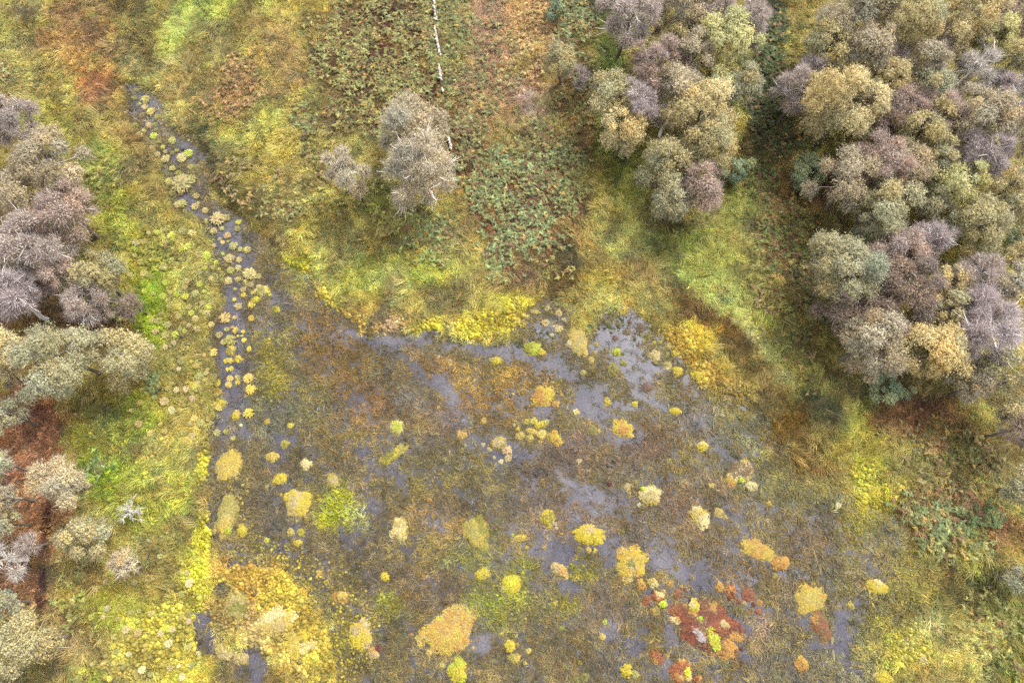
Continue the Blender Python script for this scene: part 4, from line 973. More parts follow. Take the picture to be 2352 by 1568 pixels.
def crown_cloud(rng, kind, C, R, rz, dens=1.0, zmin=-0.35):
    leafc, lsh, twc, tsh, limbc, lth = KINDS_T[kind]
    nl = int((7 + R * 6) * rng.uniform(.8, 1.35))
    g = rng.permutation(nl)
    i = np.arange(nl) + 0.5
    ph = i * 2.399963 + rng.uniform(0, 6.28)
    cz = 1 - (1 - zmin) * i / nl
    sr = np.sqrt(np.maximum(0, 1 - cz * cz))
    D = np.stack([sr * np.cos(ph), sr * np.sin(ph), cz], 1) + rng.normal(0, 0.14, (nl, 3))
    rr = rng.uniform(0.5, 0.78, (nl, 1))
    ang = np.arctan2(D[:, 1], D[:, 0])
    outl = 1 + rng.uniform(.08, .26) * np.sin(2 * ang + rng.uniform(0, 6)) + 0.12 * np.sin(3 * ang + rng.uniform(0, 6))
    LC = D * rr * np.array([R, R, rz]) * np.stack([outl, outl, np.ones(nl)], 1)
    LR = R * rng.uniform(0.2, 0.5, nl) * (1 if nl < 22 else .9)
    LR[rng.random(nl) < .08] *= .5
    lobetone = rng.normal(0, 1, nl)
    Vs = []; Ts = []; Cs = []; n0 = 0
    nleaf = int(4300 * lsh * R * R * dens) + 60
    w = LR ** 2; w = w / w.sum()
    li = rng.choice(nl, nleaf, p=w)
    d = rng.normal(size=(nleaf, 3)); d /= np.linalg.norm(d, axis=1)[:, None]
    outw = LC[li] / (np.linalg.norm(LC[li], axis=1)[:, None] + 1e-6) + np.array([0, 0, 0.5])
    d = d + outw * 0.75; d /= np.linalg.norm(d, axis=1)[:, None]
    rad = LR[li] * (0.5 + 0.58 * rng.random(nleaf) ** 0.7 + .25 * (rng.random(nleaf) < .07)) * (1 + 0.22 * np.sin(d[:, 0] * 9 + li) * np.sin(d[:, 1] * 9 + 2 * li) * 1.2)
    p = C + LC[li] + d * rad[:, None] * np.array([1, 1, 0.85])
    nrm = d + rng.normal(0, 0.5, (nleaf, 3)); nrm /= np.linalg.norm(nrm, axis=1)[:, None]
    V, T = tri_cloud(p, nrm, rng.uniform(0.055, 0.115, nleaf), rng)
    lc = np.array(leafc, float)
    f = np.clip(0.5 + 0.35 * lobetone[li] + rng.normal(0, 0.25, nleaf), 0, 1)[:, None]
    c = lc[0] * f + lc[-1] * (1 - f)
    drift = rng.normal(0, 1, (nl, 1)) * np.array([7, 1, -6]) + rng.normal(0, 6, (nl, 1))
    c = np.clip((c + drift[li]) * (1 + rng.normal(0, 0.06, (nleaf, 1))) + rng.normal(0, 5, (nleaf, 1)) * np.array([1, 0, -1]), 10, 252)
    Vs.append(V); Ts.append(T); Cs.append(np.repeat(np.clip(lin(c, .98, .68), 0, .85), 3, 0)); n0 = len(V)
    ntw = int(1700 * tsh * R * R * dens)
    if ntw:
        li = rng.choice(nl, ntw, p=w)
        d = rng.normal(size=(ntw, 3)); d /= np.linalg.norm(d, axis=1)[:, None]
        outw = LC[li] / (np.linalg.norm(LC[li], axis=1)[:, None] + 1e-6) + np.array([0, 0, 0.45])
        d = d + outw * 0.8; d /= np.linalg.norm(d, axis=1)[:, None]
        p = C + LC[li] + d * (LR[li] * rng.uniform(0.15, 0.8, ntw))[:, None] * np.array([1, 1, .85])
        dd = d + rng.normal(0, 0.45, (ntw, 3)); dd /= np.linalg.norm(dd, axis=1)[:, None]
        V, T = twig_cloud(p, dd, rng.uniform(0.25, 0.65, ntw), rng.uniform(0.016, 0.034, ntw), rng)
        tcl = np.array(twc, float)
        f = rng.random((ntw, 1)); c = tcl[0] * f + tcl[-1] * (1 - f)
        c = np.clip(c * (1 + rng.normal(0, 0.15, (ntw, 1))), 10, 252)
        Vs.append(V); Ts.append(T + n0); Cs.append(np.repeat(np.clip(lin(c, .98, .68), 0, .85), 3, 0))
    return np.concatenate(Vs), np.concatenate(Ts), np.concatenate(Cs), LC, LR

def build_tree(i, spec):
    vx, vy, r, h, kind, group, label = spec
    rng = np.random.default_rng(1000 + i)
    leafc, lsh, twc, tsh, limbc, lth = KINDS_T[kind]
    zc = h * 0.57
    c = at(vx, vy, zc); R = r * mpp(c) * (.88 if group in (LW, CW) else .98)
    rz = min(h * 0.43, R * 1.35)
    lean = rng.normal(0, 0.12, 2) * R
    base = np.array([c[0] + lean[0], c[1] + lean[1], 0.0]); base[2] = ground_at(base[0], base[1]) - 0.15
    root = bpy.data.objects.new('bare_tree' if kind in ('bare', 'violet', 'mauve') else 'birch_tree', None)
    COL.objects.link(root)
    root.location = base
    root['label'] = label; root['category'] = 'tree'; root['group'] = group
    C = c - base
    V, T, Cc, LC, LR = crown_cloud(rng, kind, C, R, rz)
    link('crown', mesh_np('crown', V, T, Cc, 'col', M_LEAF), root)
    # trunk with limbs
    g = Geo(); lc = lin(limbc, .8); tk = lc if kind in ('bare', 'violet') else lin((118, 106, 90), .4)
    gb = Geo()
    top = C + np.array([0, 0, rz * 0.25])
    tp = [np.array([0, 0, 0.])]
    for k in range(1, 6):
        u = k / 5
        tp.append(top * u + np.array([rng.normal(0, .07), rng.normal(0, .07), 0]))
    tr = [0.13 * R ** .5 * (1 - 0.75 * k / 5) * lth for k in range(6)]
    v, t_ = tube(tp, tr, 6); g.add(v, t_, np.clip(tk * (1 + rng.normal(0, .12, (len(v), 1))), 0, 1))
    tp = np.array(tp)
    link('trunk', g.mesh('trunk', M_BARK), root)
    bare = tsh >= 1.0
    sub = 9 if bare else 5
    for q in range(len(LC)):
        if not bare and rng.random() < 0.35: continue
        e = C + LC[q] + LC[q] / (np.linalg.norm(LC[q]) + 1e-6) * LR[q] * (0.8 if bare else 0.35)
        s = tp[rng.integers(2, 6)] * 1.0
        m1 = s * 0.6 + e * 0.4 + np.array([0, 0, 0.18 * R]) * rng.uniform(-.5, 1) + rng.normal(0, .1, 3)
        m2 = s * 0.25 + e * 0.75 + rng.normal(0, .1, 3)
        r0 = (0.04 if bare else .036) * R ** .5 * lth
        v, t_ = tube([s, m1, m2, e], [r0, r0 * .75, r0 * .5, r0 * .2], 4)
        gb.add(v, t_, np.clip(lc * (1 + rng.normal(0, .12)), 0, 1))
        for k in range(sub):
            a = m1 if k % 2 else m2
            dr = e - s; dr = dr / (np.linalg.norm(dr) + 1e-6) + rng.normal(0, .55, 3) + np.array([0, 0, .15]); dr /= np.linalg.norm(dr)
            ll = LR[q] * rng.uniform(0.8, 1.6)
            a2 = a + dr * ll * .5 + rng.normal(0, .05, 3); a3 = a + dr * ll + rng.normal(0, .1, 3)
            v, t_ = tube([a, a2, a3], [r0 * .5, r0 * .35, r0 * .12], 3)
            gb.add(v, t_, np.clip(lc * (1 + rng.normal(0, .15)), 0, 1))
    if gb.n: link('branches', gb.mesh('branches', M_BARK), root)
    FOOT.append((base[0], base[1], R))

for i, s in enumerate(TREES): build_tree(i, s)

def build_shrub(i, spec):
    vx, vy, r, h, kind, label = spec
    rng = np.random.default_rng(3000 + i)
    c = at(vx, vy, h * 0.5); R = r * mpp(c)
    base = np.array([c[0], c[1], ground_at(c[0], c[1]) - 0.05])
    root = bpy.data.objects.new('green_shrub', None); COL.objects.link(root); root.location = base
    root['label'] = label; root['category'] = 'shrub'
    C = c - base
    V, T, Cc, LC, LR = crown_cloud(rng, kind, C, R, h * 0.5, 1.3, -0.7)
    link('crown', mesh_np('crown', V, T, Cc, 'col', M_LEAF), root)
    g = Geo(); lc = lin((110, 96, 80))
    for q in range(min(8, len(LC))):
        e = C + LC[q]
        v, t_ = tube([np.array([rng.normal(0, .06), rng.normal(0, .06), 0]), e * .5 + rng.normal(0, .05, 3), e], [.05, .035, .012], 5)
        g.add(v, t_, lc)
    link('stems', g.mesh('stems', M_BARK), root)

for i, s in enumerate(SHRUBS): build_shrub(i, s)

# dead white tree standing in the green bank
def dead_tree(vx, vy, r, h, label, seed):
    rng = np.random.default_rng(seed)
    c = at(vx, vy, h * .55); R = r * mpp(c)
    base = np.array([c[0], c[1], ground_at(c[0], c[1]) - 0.05])
    root = bpy.data.objects.new('dead_tree', None); COL.objects.link(root); root.location = base
    root['label'] = label; root['category'] = 'tree'
    lc = lin((220, 212, 196), 0.45)
    g = Geo(); v, t_ = tube([(0, 0, 0), (.03, .02, h * .3), (0, .05, h * .6)], [.09, .08, .05], 6); g.add(v, t_, lc)
    link('trunk', g.mesh('trunk', M_BARK), root)
    g = Geo()
    for k in range(15):
        a = 2.4 * k + rng.normal(0, .3); el = rng.uniform(.15, 1.0)
        s = np.array([0, 0, h * rng.uniform(.25, .6)])
        d = np.array([math.cos(a) * math.cos(el), math.sin(a) * math.cos(el), math.sin(el)])
        L_ = R * rng.uniform(.75, 1.15)
        p = [s, s + d * L_ * .4 + rng.normal(0, .06, 3), s + d * L_ * .75 + rng.normal(0, .1, 3), s + d * L_ + rng.normal(0, .12, 3)]
        v, t_ = tube(p, [.034, .028, .02, .008], 4); g.add(v, t_, np.clip(lc * rng.uniform(.8, 1.1), 0, .9))
        for q in range(9):
            a0 = p[1 + q % 2]; dd = d + rng.normal(0, .7, 3); dd /= np.linalg.norm(dd); l2 = L_ * rng.uniform(.25, .5)
            v, t_ = tube([a0, a0 + dd * l2 * .5 + rng.normal(0, .03, 3), a0 + dd * l2], [.024, .018, .007], 3); g.add(v, t_, np.clip(lc * rng.uniform(.75, 1.05), 0, .9))
    link('branches', g.mesh('branches', M_BARK), root)
dead_tree(300, 1174, 32, 2.4, 'small dead white tree with crooked bare branches on the green bank', 77)
# ------------------------------------------------------------------ tussocks and moss hummocks (each an object of its own)
def hummock_mesh(rng, name, rx, ry, h, cols, mat, an='col', rough=0.16, puff=0.075, dens=150):
    """irregular cushion: low dome under a coat of small moss heads; cols: [(rgb, weight)] patchwork, or None for a tint mesh"""
    g = Geo(); seg = 44; rings = 5
    huge = max(rx, ry) > .75
    nlob = int(rng.integers(9, 14)) if huge else (int(rng.integers(4, 9)) if max(rx, ry) > .3 else int(rng.integers(3, 6)))
    la = rng.uniform(0, 6.28) + np.arange(nlob) * 6.283 / nlob + rng.normal(0, .35, nlob)
    lr = rng.uniform(.22, .42, nlob) if huge else rng.uniform(.28, .55 + rough, nlob); ld = np.clip(rng.normal(1.0, rough * (.7 if huge else .8), nlob), .6, 1.3) - lr * .9
    def outline(t):
        t = np.asarray(t, float); best = np.full(t.shape, (.8 if huge else .74))
        for a_, r_, d_ in zip(la, lr, ld):
            dc = d_ * np.cos(t - a_); s_ = r_ * r_ - d_ * d_ + dc * dc
            best = np.maximum(best, np.where((s_ > 0) & (dc > 0), dc + np.sqrt(np.maximum(s_, 0)), 0))
        return best
    V = [(0, 0, h)]; T = []
    for k in range(1, rings + 1):
        u = k / rings
        for s in range(seg):
            t = 2 * math.pi * s / seg; o = outline(t)
            z = h * (1 - u ** 2.6) - 0.12 * (k == rings)
            V.append((rx * u * o * math.cos(t), ry * u * o * math.sin(t), z * (1 + .15 * rng.normal() * (k < rings))))
    for s in range(seg):
        T.append((0, 1 + s, 1 + (s + 1) % seg))
        for k in range(rings - 1):
            a, b_ = 1 + k * seg + s, 1 + k * seg + (s + 1) % seg
            T += [(a, a + seg, b_ + seg), (a, b_ + seg, b_)]
    V = np.array(V)
    o1, o2 = rng.uniform(0, 50, 2)
    def colour(p):
        if cols is None:
            return np.ones((len(p), 3))
        fq = 1.5 / max(.45, rx ** .5)
        n = fbm(p[:, 0] * fq + o1, p[:, 1] * fq + o2, 5, 3) + rng.normal(0, .05, len(p))
        n = np.clip((n - .5) * 2.3 + .5, 0, .999)
        W = np.cumsum([w for _, w in cols]).astype(float); W = W / W[-1]
        mid = W - np.diff(np.concatenate([[0], W])) / 2
        A = np.array([c for c, _ in cols], float)
        rgb = np.stack([np.interp(n, mid, A[:, q]) for q in range(3)], 1)
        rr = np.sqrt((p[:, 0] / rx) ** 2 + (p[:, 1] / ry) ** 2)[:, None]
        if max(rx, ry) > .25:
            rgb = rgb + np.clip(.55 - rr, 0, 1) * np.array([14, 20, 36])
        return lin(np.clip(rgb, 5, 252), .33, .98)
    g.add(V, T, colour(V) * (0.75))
    npf = max(26, int(math.pi * rx * ry * dens))
    u = np.sqrt(rng.random(npf)) * 1.02; t = rng.uniform(0, 6.283, npf); o = outline(t)
    P = np.stack([rx * u * o * np.cos(t), ry * u * o * np.sin(t), h * (1 - np.minimum(u, 1) ** 2.6)], 1)
    c = colour(P) * np.clip(1 + rng.normal(0, .14, (npf, 1)), .55, 1.45)
    s = puff * rng.uniform(.6, 1.4, npf)
    seg5 = 5
    up = np.stack([P[:, 0] / rx ** 2 * h, P[:, 1] / ry ** 2 * h, np.ones(npf)], 1); up /= np.linalg.norm(up, axis=1)[:, None]
    VV = []; CC = []
    a0 = rng.uniform(0, 6.28, npf)
    for k in range(seg5):
        a = a0 + 2 * math.pi * k / seg5
        VV.append(P + np.stack([np.cos(a) * s, np.sin(a) * s, -0.35 * s], 1))
    VV.append(P + up * (s * .75)[:, None])
    VV = np.stack(VV, 1).reshape(-1, 3)
    CC = np.repeat(c, seg5 + 1, 0); 
    base = np.arange(npf)[:, None] * (seg5 + 1)
    TT = np.concatenate([base + np.array([[k, (k + 1) % seg5, seg5]]) for k in range(seg5)])
    g.add(VV, TT, CC)
    return g.mesh(name, mat, an)

def tussock_mesh(rng, name, r, h, nb, mat):
    g = Geo(); seg = 12
    V = [(0, 0, h)]; T = []
    for k, (u, z) in enumerate([(.5, .85), (.85, .45), (1, -.2)]):
        for s in range(seg):
            t = 2 * math.pi * s / seg; o = rng.uniform(.85, 1.15)
            V.append((r * .85 * u * o * math.cos(t), r * .85 * u * o * math.sin(t), h * z))
    for s in range(seg):
        T.append((0, 1 + s, 1 + (s + 1) % seg))
        for k in range(2):
            a, b_ = 1 + k * seg + s, 1 + k * seg + (s + 1) % seg
            T += [(a, a + seg, b_ + seg), (a, b_ + seg, b_)]
    g.add(V, T, np.array([.55, .55, .55]))
    for i in range(nb):
        a = rng.uniform(0, 6.283); u = math.sqrt(rng.random()) * .75
        p = np.array([r * u * math.cos(a), r * u * math.sin(a), h * (1 - u ** 2.4) * .9])
        a2 = a + rng.normal(0, .5)
        hh = np.array([math.cos(a2), math.sin(a2), 0]); s = np.array([-math.sin(a2), math.cos(a2), 0])
        l = r * rng.uniform(.35, .75); w = .022 * rng.uniform(.8, 1.5)
        m = p + hh * l * .5 + np.array([0, 0, l * rng.uniform(.05, .55) * (1 - u * .5)]); q = m + hh * l * .5 - np.array([0, 0, l * rng.uniform(.1, .45)])
        c = np.clip(1 + rng.normal(0, .2), .5, 1.6); hu = rng.normal(0, .05)
        cc = np.array([c + hu, c, c - hu])
        g.add([p - s * w, p + s * w, m - s * w, m + s * w, q], [(0, 1, 3), (0, 3, 2), (2, 3, 4)], cc)
    return g.mesh(name, mat, 'tint')

rh = np.random.default_rng(5)
TUSS = [tussock_mesh(rh, 'sedge_tussock', .25, .2, 110, M_OBJ) for _ in range(8)]
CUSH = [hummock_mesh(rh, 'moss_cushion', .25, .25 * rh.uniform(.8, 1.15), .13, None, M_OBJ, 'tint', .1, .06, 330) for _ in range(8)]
ADJ = {'darkred': 'dark red', 'pale': 'pale cream', 'lime': 'lime green', 'straw': 'straw coloured'}

def small(vx, vy, r, cname, place, kind='tussock'):
    z = 0.1
    c = at(vx, vy, z)
    sd = samp(GSD, c[None, :2])[0]
    gz = max(-0.02, ground_at(c[0], c[1]) - 0.03) if sd > 0 else -0.02
    R = r * mpp(c)
    me = (TUSS if kind == 'tussock' else CUSH)[rh.integers(0, 8)]
    o = link('sedge_tussock' if kind == 'tussock' else 'moss_cushion', me)
    o.location = (c[0], c[1], gz); o.rotation_euler = (0, 0, rh.uniform(0, 6.28))
    k = R / .25 * (1.0 if kind == 'tussock' else 1.1) * rh.uniform(.78, 1.12)
    o.scale = (k * rh.uniform(.92, 1.12), k * rh.uniform(.92, 1.12), max(.6, k ** .6))
    col = np.clip(np.array(COLN[cname], float) * rh.uniform(.92, 1.08) + rh.normal(0, 5, 3), 5, 252)
    o.color = (*lin(col, .46 if kind == 'tussock' else .35, .82), 1)
    size = 'tiny' if r < 5.6 else ('small' if r < 9 else 'medium sized')
    what = 'sedge tussock' if kind == 'tussock' else 'moss cushion'
    o['label'] = f'{size} {ADJ.get(cname, cname)} {what} {place}'
    o['category'] = 'tussock' if kind == 'tussock' else 'hummock'
    o['group'] = f'{size} {ADJ.get(cname, cname)} {what}s {place}'
    return o

ST = 'standing in the lower narrow stream'
for (x, y, r, c) in [(491,531,7.6,'straw'),(509,524,6,'khaki'),(522,541,8,'straw'),(504,549,5,'straw'),(511,556,4.5,'straw'),(523,554,3.5,'lime'),(536,564,11,'straw'),(551,572,6,'straw'),(567,574,9.5,'khaki'),
 (489,550,3,'lime'),(490,564,5.5,'straw'),(511,582,3.6,'lime'),(526,594,9.5,'straw'),(549,596,7,'straw'),(495,603,7,'lime'),(503,617,5,'lime'),(530,621,7.5,'khaki'),(547,615,7,'straw'),(574,628,12.5,'straw'),(593,634,6.5,'straw'),(510,641,4.5,'straw'),
 (524,645,8.5,'straw'),(546,641,7,'khaki'),(563,645,4.8,'yellow'),(576,653,7,'straw'),(539,663,3.6,'lime'),(558,665,6,'straw'),(559,677,6,'yellow'),(538,687,5,'yellow'),(577,699,7,'yellow'),(620,677,5,'yellow')]:
    small(x, y, r, c, ST)
S2 = 'standing in the stream above the bog corner'
for (x, y, r, c) in [(537,729,5,'gold'),(520,756,5,'khaki'),(541,758,7,'yellow'),(533,751,4,'yellow'),(503,769,8.5,'straw'),(517,729,10,'straw'),(558,761,4.4,'yellow'),(560,781,5.4,'yellow'),(555,771,3.5,'yellow'),(546,771,3.2,'yellow'),(528,783,12,'khaki'),(512,786,7,'straw'),
 (520,828,7.5,'yellow'),(529,828,6,'yellow'),(572,801,6.4,'yellow'),(522,848,4.2,'yellow'),(531,846,4.8,'yellow'),(528,869,7.2,'gold'),(525,883,7,'gold'),(545,866,5.5,'khaki'),(545,877,5.5,'yellow'),(570,869,10,'gold'),(575,893,9,'yellow'),
 (570,949,10,'yellow'),(500,879,8,'yellow'),(490,809,8,'gold'),(553,976,3.6,'pale'),(498,993,7.5,'khaki'),(518,991,7,'khaki'),(535,1006,5.5,'khaki'),(577,731,7.5,'yellow'),(547,703,7,'straw'),(472,718,8,'khaki'),(485,745,7,'straw'),(480,800,6,'khaki'),(502,935,9,'gold')]:
    small(x, y, r, c, S2)
S3 = 'in the upper reach of the stream'
for (x, y, r, c) in [(333,227,8,'khaki'),(320,238,4,'lime'),(347,257,9,'khaki'),(342,288,8.5,'straw'),(328,262,4,'olive'),(357,285,5,'olive'),(358,298,4.5,'olive'),(395,323,10,'khaki'),(418,362,9,'straw'),(380,365,9.5,'straw'),(437,383,7.5,'khaki'),(395,387,8,'khaki'),(433,352,9,'lime'),(373,337,6,'lime'),(353,312,8.5,'lime'),
 (387,417,9.5,'khaki'),(407,470,7.5,'straw'),(424,484,5,'khaki'),(447,474,8.5,'straw'),(471,483,8,'straw'),(499,503,14,'straw'),(473,508,6.5,'khaki'),(547,510,5.5,'yellow'),(418,423,20,'khaki'),(365,325,5,'olive'),(405,345,5,'olive'),(410,398,7,'olive'),(440,410,8,'khaki'),(330,300,6,'straw'),(320,310,7,'straw'),(348,340,8,'straw'),(360,355,7,'straw'),(395,443,6,'olive'),(450,450,8,'khaki'),(520,500,9,'khaki'),(545,525,8,'khaki')]:
    small(x, y, r, c, S3)

for _ in range(300):
    if sum(1 for o in COL.objects if o.get('group', '').endswith(S3)) >= 62: break
    x, y = rh.uniform(290, 500), rh.uniform(215, 500)
    g_ = at(x, y)
    if samp(GSD, g_[None, :2])[0] < -.12: small(x, y, rh.uniform(3.5, 8), ['olive', 'khaki', 'straw', 'brown'][rh.integers(0, 4)], S3)
P_N = 'in the open water below the north shore'
for (x, y, r, c) in [(1211,727,8,'tan'),(1189,739,9,'gold'),(1268,768,4,'pale'),(1294,734,7,'tan'),(1283,718,10,'straw'),(1258,706,10,'straw'),(1310,788,8,'pale'),(1358,825,9,'gold'),(1367,810,5,'gold'),(1371,791,7,'khaki'),(1340,854,7,'khaki'),(1292,817,4,'green'),(1380,725,5,'straw'),
 (1414,776,8,'brown'),(1392,804,8,'brown'),(1431,812,4.4,'green'),(1431,833,8,'khaki'),(1489,771,9,'olive'),(1479,782,5,'straw'),(1504,786,5,'yellow'),(1517,785,5,'yellow'),(1522,776,4.4,'straw'),(1538,789,4.5,'straw'),(1480,828,4,'olive'),(1531,813,8,'olive'),(1458,779,3.6,'green'),(1465,792,4,'brown'),(1440,761,8,'brown'),(1472,752,9,'brown'),(1420,742,8,'brown'),(1446,738,7,'brown'),(1400,748,8,'green'),(1386,828,6,'brown'),(1388,846,6,'brown'),(1408,846,12,'olive'),(1486,890,10,'brown'),(1565,885,7,'brown'),(1570,905,8,'brown'),(1355,748,9,'green'),(1347,770,8,'olive')]:
    small(x, y, r, c, P_N, 'cushion')
P_M = 'in the middle of the bog pool'
for (x, y, r, c) in [(700,651,4,'yellow'),(613,968,7,'yellow'),(665,977,8.5,'yellow'),(653,1019,8,'lime'),(1006,935,6,'yellow'),(1111,966,11,'gold'),(1061,998,10,'gold'),(1109,1021,4,'pale'),(1165,1033,10,'tan'),(1135,1050,5,'tan'),(1150,1060,6,'pale'),(1167,1050,8,'tan'),(1125,1030,7,'tan'),(1118,1045,5,'brown'),
 (1289,906,6,'orange'),(1299,918,5,'orange'),(1285,946,6.5,'olive'),(1396,921,8.4,'yellow'),(1458,927,8.4,'yellow'),(1364,988,9.5,'olive'),(1376,989,5,'gold'),(1209,968,9,'gold'),(1196,1000,10,'gold'),(1219,1005,10.5,'gold'),(1243,998,11,'gold'),(1240,1013,6,'gold'),(1190,985,6,'yellow'),(1181,975,4,'pale'),(1226,967,7,'yellow'),(1255,970,8,'gold'),(1180,965,4,'yellow'),
 (1331,1058,9,'pale'),(1539,1055,4.6,'lime'),(1441,1118,9,'straw'),(1446,1130,8,'straw'),(1446,1140,4.5,'khaki'),(1463,1106,4,'yellow'),(1469,1159,4,'pale'),(1466,1125,4,'brown'),(612,1117,7,'khaki'),(596,1082,7,'brown'),(666,1221,8,'gold'),(691,1221,9,'yellow'),(611,1240,6,'yellow'),(733,1315,8,'gold'),(680,1195,5,'yellow'),(703,1190,5,'yellow'),
 (1209,1258,5.4,'yellow'),(1177,1228,5,'lime'),(1431,1220,6.4,'olive'),(1331,1261,6.6,'olive'),(1353,1263,8.5,'gold'),(1367,1265,6.4,'yellow'),(1275,1203,5,'tan'),(1270,1198,4,'pale'),(1278,1212,5,'tan'),(1927,1159,10,'pale'),(1767,1155,6.4,'yellow'),(1652,1176,11,'gold'),(1666,1186,6,'gold'),(1636,1114,7,'gold'),(1642,1122,5,'olive'),(1955,1390,8.6,'gold'),(1869,1340,5,'gold'),(1780,1320,5,'gold'),(1400,1110,7,'darkred'),(645,1135,5,'yellow'),(1290,1226,4,'yellow'),(1386,1235,5,'gold'),(1245,1105,5,'gold')]:
    small(x, y, r, c, P_M, 'cushion')
P_S = 'in the lower part of the bog pool'
for (x, y, r, c) in [(868,1489,10,'darkred'),(1008,1492,8,'darkred'),(1007,1503,8,'darkred'),(986,1500,8,'gold'),(1015,1528,7.5,'gold'),(983,1467,7,'orange'),(958,1466,9,'gold'),(965,1478,9,'gold'),(945,1457,5,'orange'),(1086,1488,4.6,'gold'),(1206,1523,5.5,'gold'),(1213,1495,8.5,'gold'),(1389,1427,6.4,'lime'),(1383,1463,6.4,'gold'),(1291,1443,7.6,'lime'),(1344,1555,9,'olive'),(1324,1561,9,'olive'),(1460,1550,11,'khaki'),(1189,1480,5,'gold'),(2008,1435,6,'yellow'),(2074,1533,9,'pale'),(2084,1467,9,'pale'),(2078,1508,8,'gold'),(1333,1521,5,'yellow'),(1215,1470,6,'gold'),(1297,1530,6,'olive'),(1185,1460,5,'yellow')]:
    small(x, y, r, c, P_S, 'cushion')
P_R = 'among the red hummocks'
for (x, y, r, c) in [(1539,1340,9.5,'orange'),(1443,1329,9,'gold'),(1486,1379,10.5,'red'),(1506,1405,11,'orange'),(1556,1365,10,'red'),(1565,1347,6,'orange'),(1577,1356,4,'red'),(1719,1366,14.5,'red'),(1746,1383,6.4,'orange'),(1731,1388,7,'darkred'),(1743,1404,8,'red'),(1727,1402,5,'red'),(1697,1380,6,'red'),(1711,1385,5,'gold'),(1534,1504,8.5,'orange'),(1500,1361,5,'darkred'),(1474,1407,4,'gold'),(1578,1370,4,'red'),(1703,1490,5,'darkred'),(1575,1452,6,'gold'),(1525,1358,7,'gold'),(1585,1330,4,'brown')]:
    small(x, y, r, c, P_R, 'cushion')
P_G = 'scattered over the right sedge flats'
for (x, y, r, c) in [(2119,1515,10.5,'pale'),(2000,1120,8,'yellow'),(1985,1135,7,'yellow'),(2014,1132,5,'yellow'),(2058,1130,4.5,'yellow'),(2110,1500,7,'pale'),(2252,1545,8,'pale'),(2040,1500,10,'yellow')]:
    small(x, y, r, c, P_G, 'cushion')

def big(i, spec):
    x, y, rx, ry, rot, h, cols, label = spec
    rng = np.random.default_rng(6000 + i)
    c = at(x, y, h * .5); k = mpp(c)
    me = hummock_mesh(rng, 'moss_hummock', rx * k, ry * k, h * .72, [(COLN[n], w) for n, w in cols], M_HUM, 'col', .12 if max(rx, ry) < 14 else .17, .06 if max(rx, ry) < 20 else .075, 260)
    o = link('moss_hummock', me)
    gz = max(0, ground_at(c[0], c[1]))
    o.location = (c[0], c[1], gz - 0.02); o.rotation_euler = (0, 0, -math.radians(rot))
    o['label'] = label; o['category'] = 'hummock'
    return o
BIGO = [big(i, s) for i, s in enumerate(BIG)]
# loose moss heads round the feet of the hummocks
fp, fc = [], []
for (x, y, rx, ry, rot, h, cols, label) in BIG:
    bl = Blob(x, y, rx, ry, rot); n_ = int(1.7 * (rx + ry))
    a_ = rh.uniform(0, 6.28, n_); q_ = np.abs(rh.normal(0, .16, n_)) + .88
    p_ = np.linalg.inv(bl.inv) @ np.stack([np.cos(a_) * q_, np.sin(a_) * q_]); fp.append(p_.T + bl.c)
    base_ = np.array([COLN[nm] for nm, _ in cols], float)[rh.integers(0, len(cols), n_)]
    mx = rh.uniform(.1, .75, (n_, 1)); fc.append(base_ * mx + np.array([128, 112, 52.]) * (1 - mx))
fp = np.concatenate(fp); fc = np.concatenate(fc)
scatter('moss_fringe', fp, np.maximum(samp(GZ, fp), -.03), rh.uniform(0, 6.28, len(fp)), rh.uniform(.3, .75, len(fp)), lin(np.clip(fc, 5, 250), .33, .9), md_, rh)
def find(txt): return next(o for o, s in zip(BIGO, BIG) if txt in s[7])
def patch(parent, name, x, y, rx, ry, rot, z, col, label, seed, dens=260):
    """a moss or lichen patch growing on a hummock: a part of it"""
    rng = np.random.default_rng(seed)
    z = z * .72
    c = at(x, y, z + .1); k = mpp(c)
    me = hummock_mesh(rng, name, rx * k, ry * k, .1, col, M_HUM, 'col', .2, .06, dens)
    o = link(name, me, parent)
    R_ = parent.matrix_basis.inverted() @ Vector((c[0], c[1], z))
    o.location = R_; o.rotation_euler = (0, 0, -math.radians(rot) - parent.rotation_euler.z)
    if label: o['label'] = label
bpy.context.view_layer.update()
red = find('biggest rust red')
LIM = (206,222,60); GRY = (206,198,196)
patch(red, 'lichen_patch', 1608, 1457, 24, 11, 42, .27, [(GRY, 3), ((176,150,140), 2), ((150,110,96), 1)], 'grey white lichen patch', 1)
patch(red, 'moss_patch', 1637, 1462, 15, 28, -25, .3, [(LIM, 3), (COLN['yellow'], 1)], 'lime moss patch', 2)
patch(red, 'moss_patch', 1597, 1390, 12, 13, 0, .33, [(COLN['yellow'], 2), (COLN['pale'], 2)], 'pale yellow moss patch', 3)
patch(red, 'moss_patch', 1664, 1434, 14, 9, 30, .28, [(COLN['gold'], 2), (COLN['tan'], 2)], 'cream gold moss patch', 4)
patch(red, 'moss_patch', 1611, 1420, 4.5, 4.5, 0, .38, [((170,220,50), 1)], 'small lime moss spot', 5)
patch(find('red dome'), 'moss_patch', 1580, 1543, 9, 12, 0, .32, [((226,224,60), 1)], 'yellow lime moss patch', 7)
patch(find('rust and white'), 'moss_patch', 1524, 1386, 10, 8, 0, .12, [(LIM, 1)], 'lime moss patch', 8)
patch(find('long slanting orange'), 'moss_patch', 1704, 1101, 6, 6, 0, .3, [(LIM, 1)], 'lime moss spot', 9)
patch(find('pale straw domed'), 'moss_patch', 1476, 1121, 5, 4, 0, .28, [(LIM, 1)], 'lime moss spot', 10)
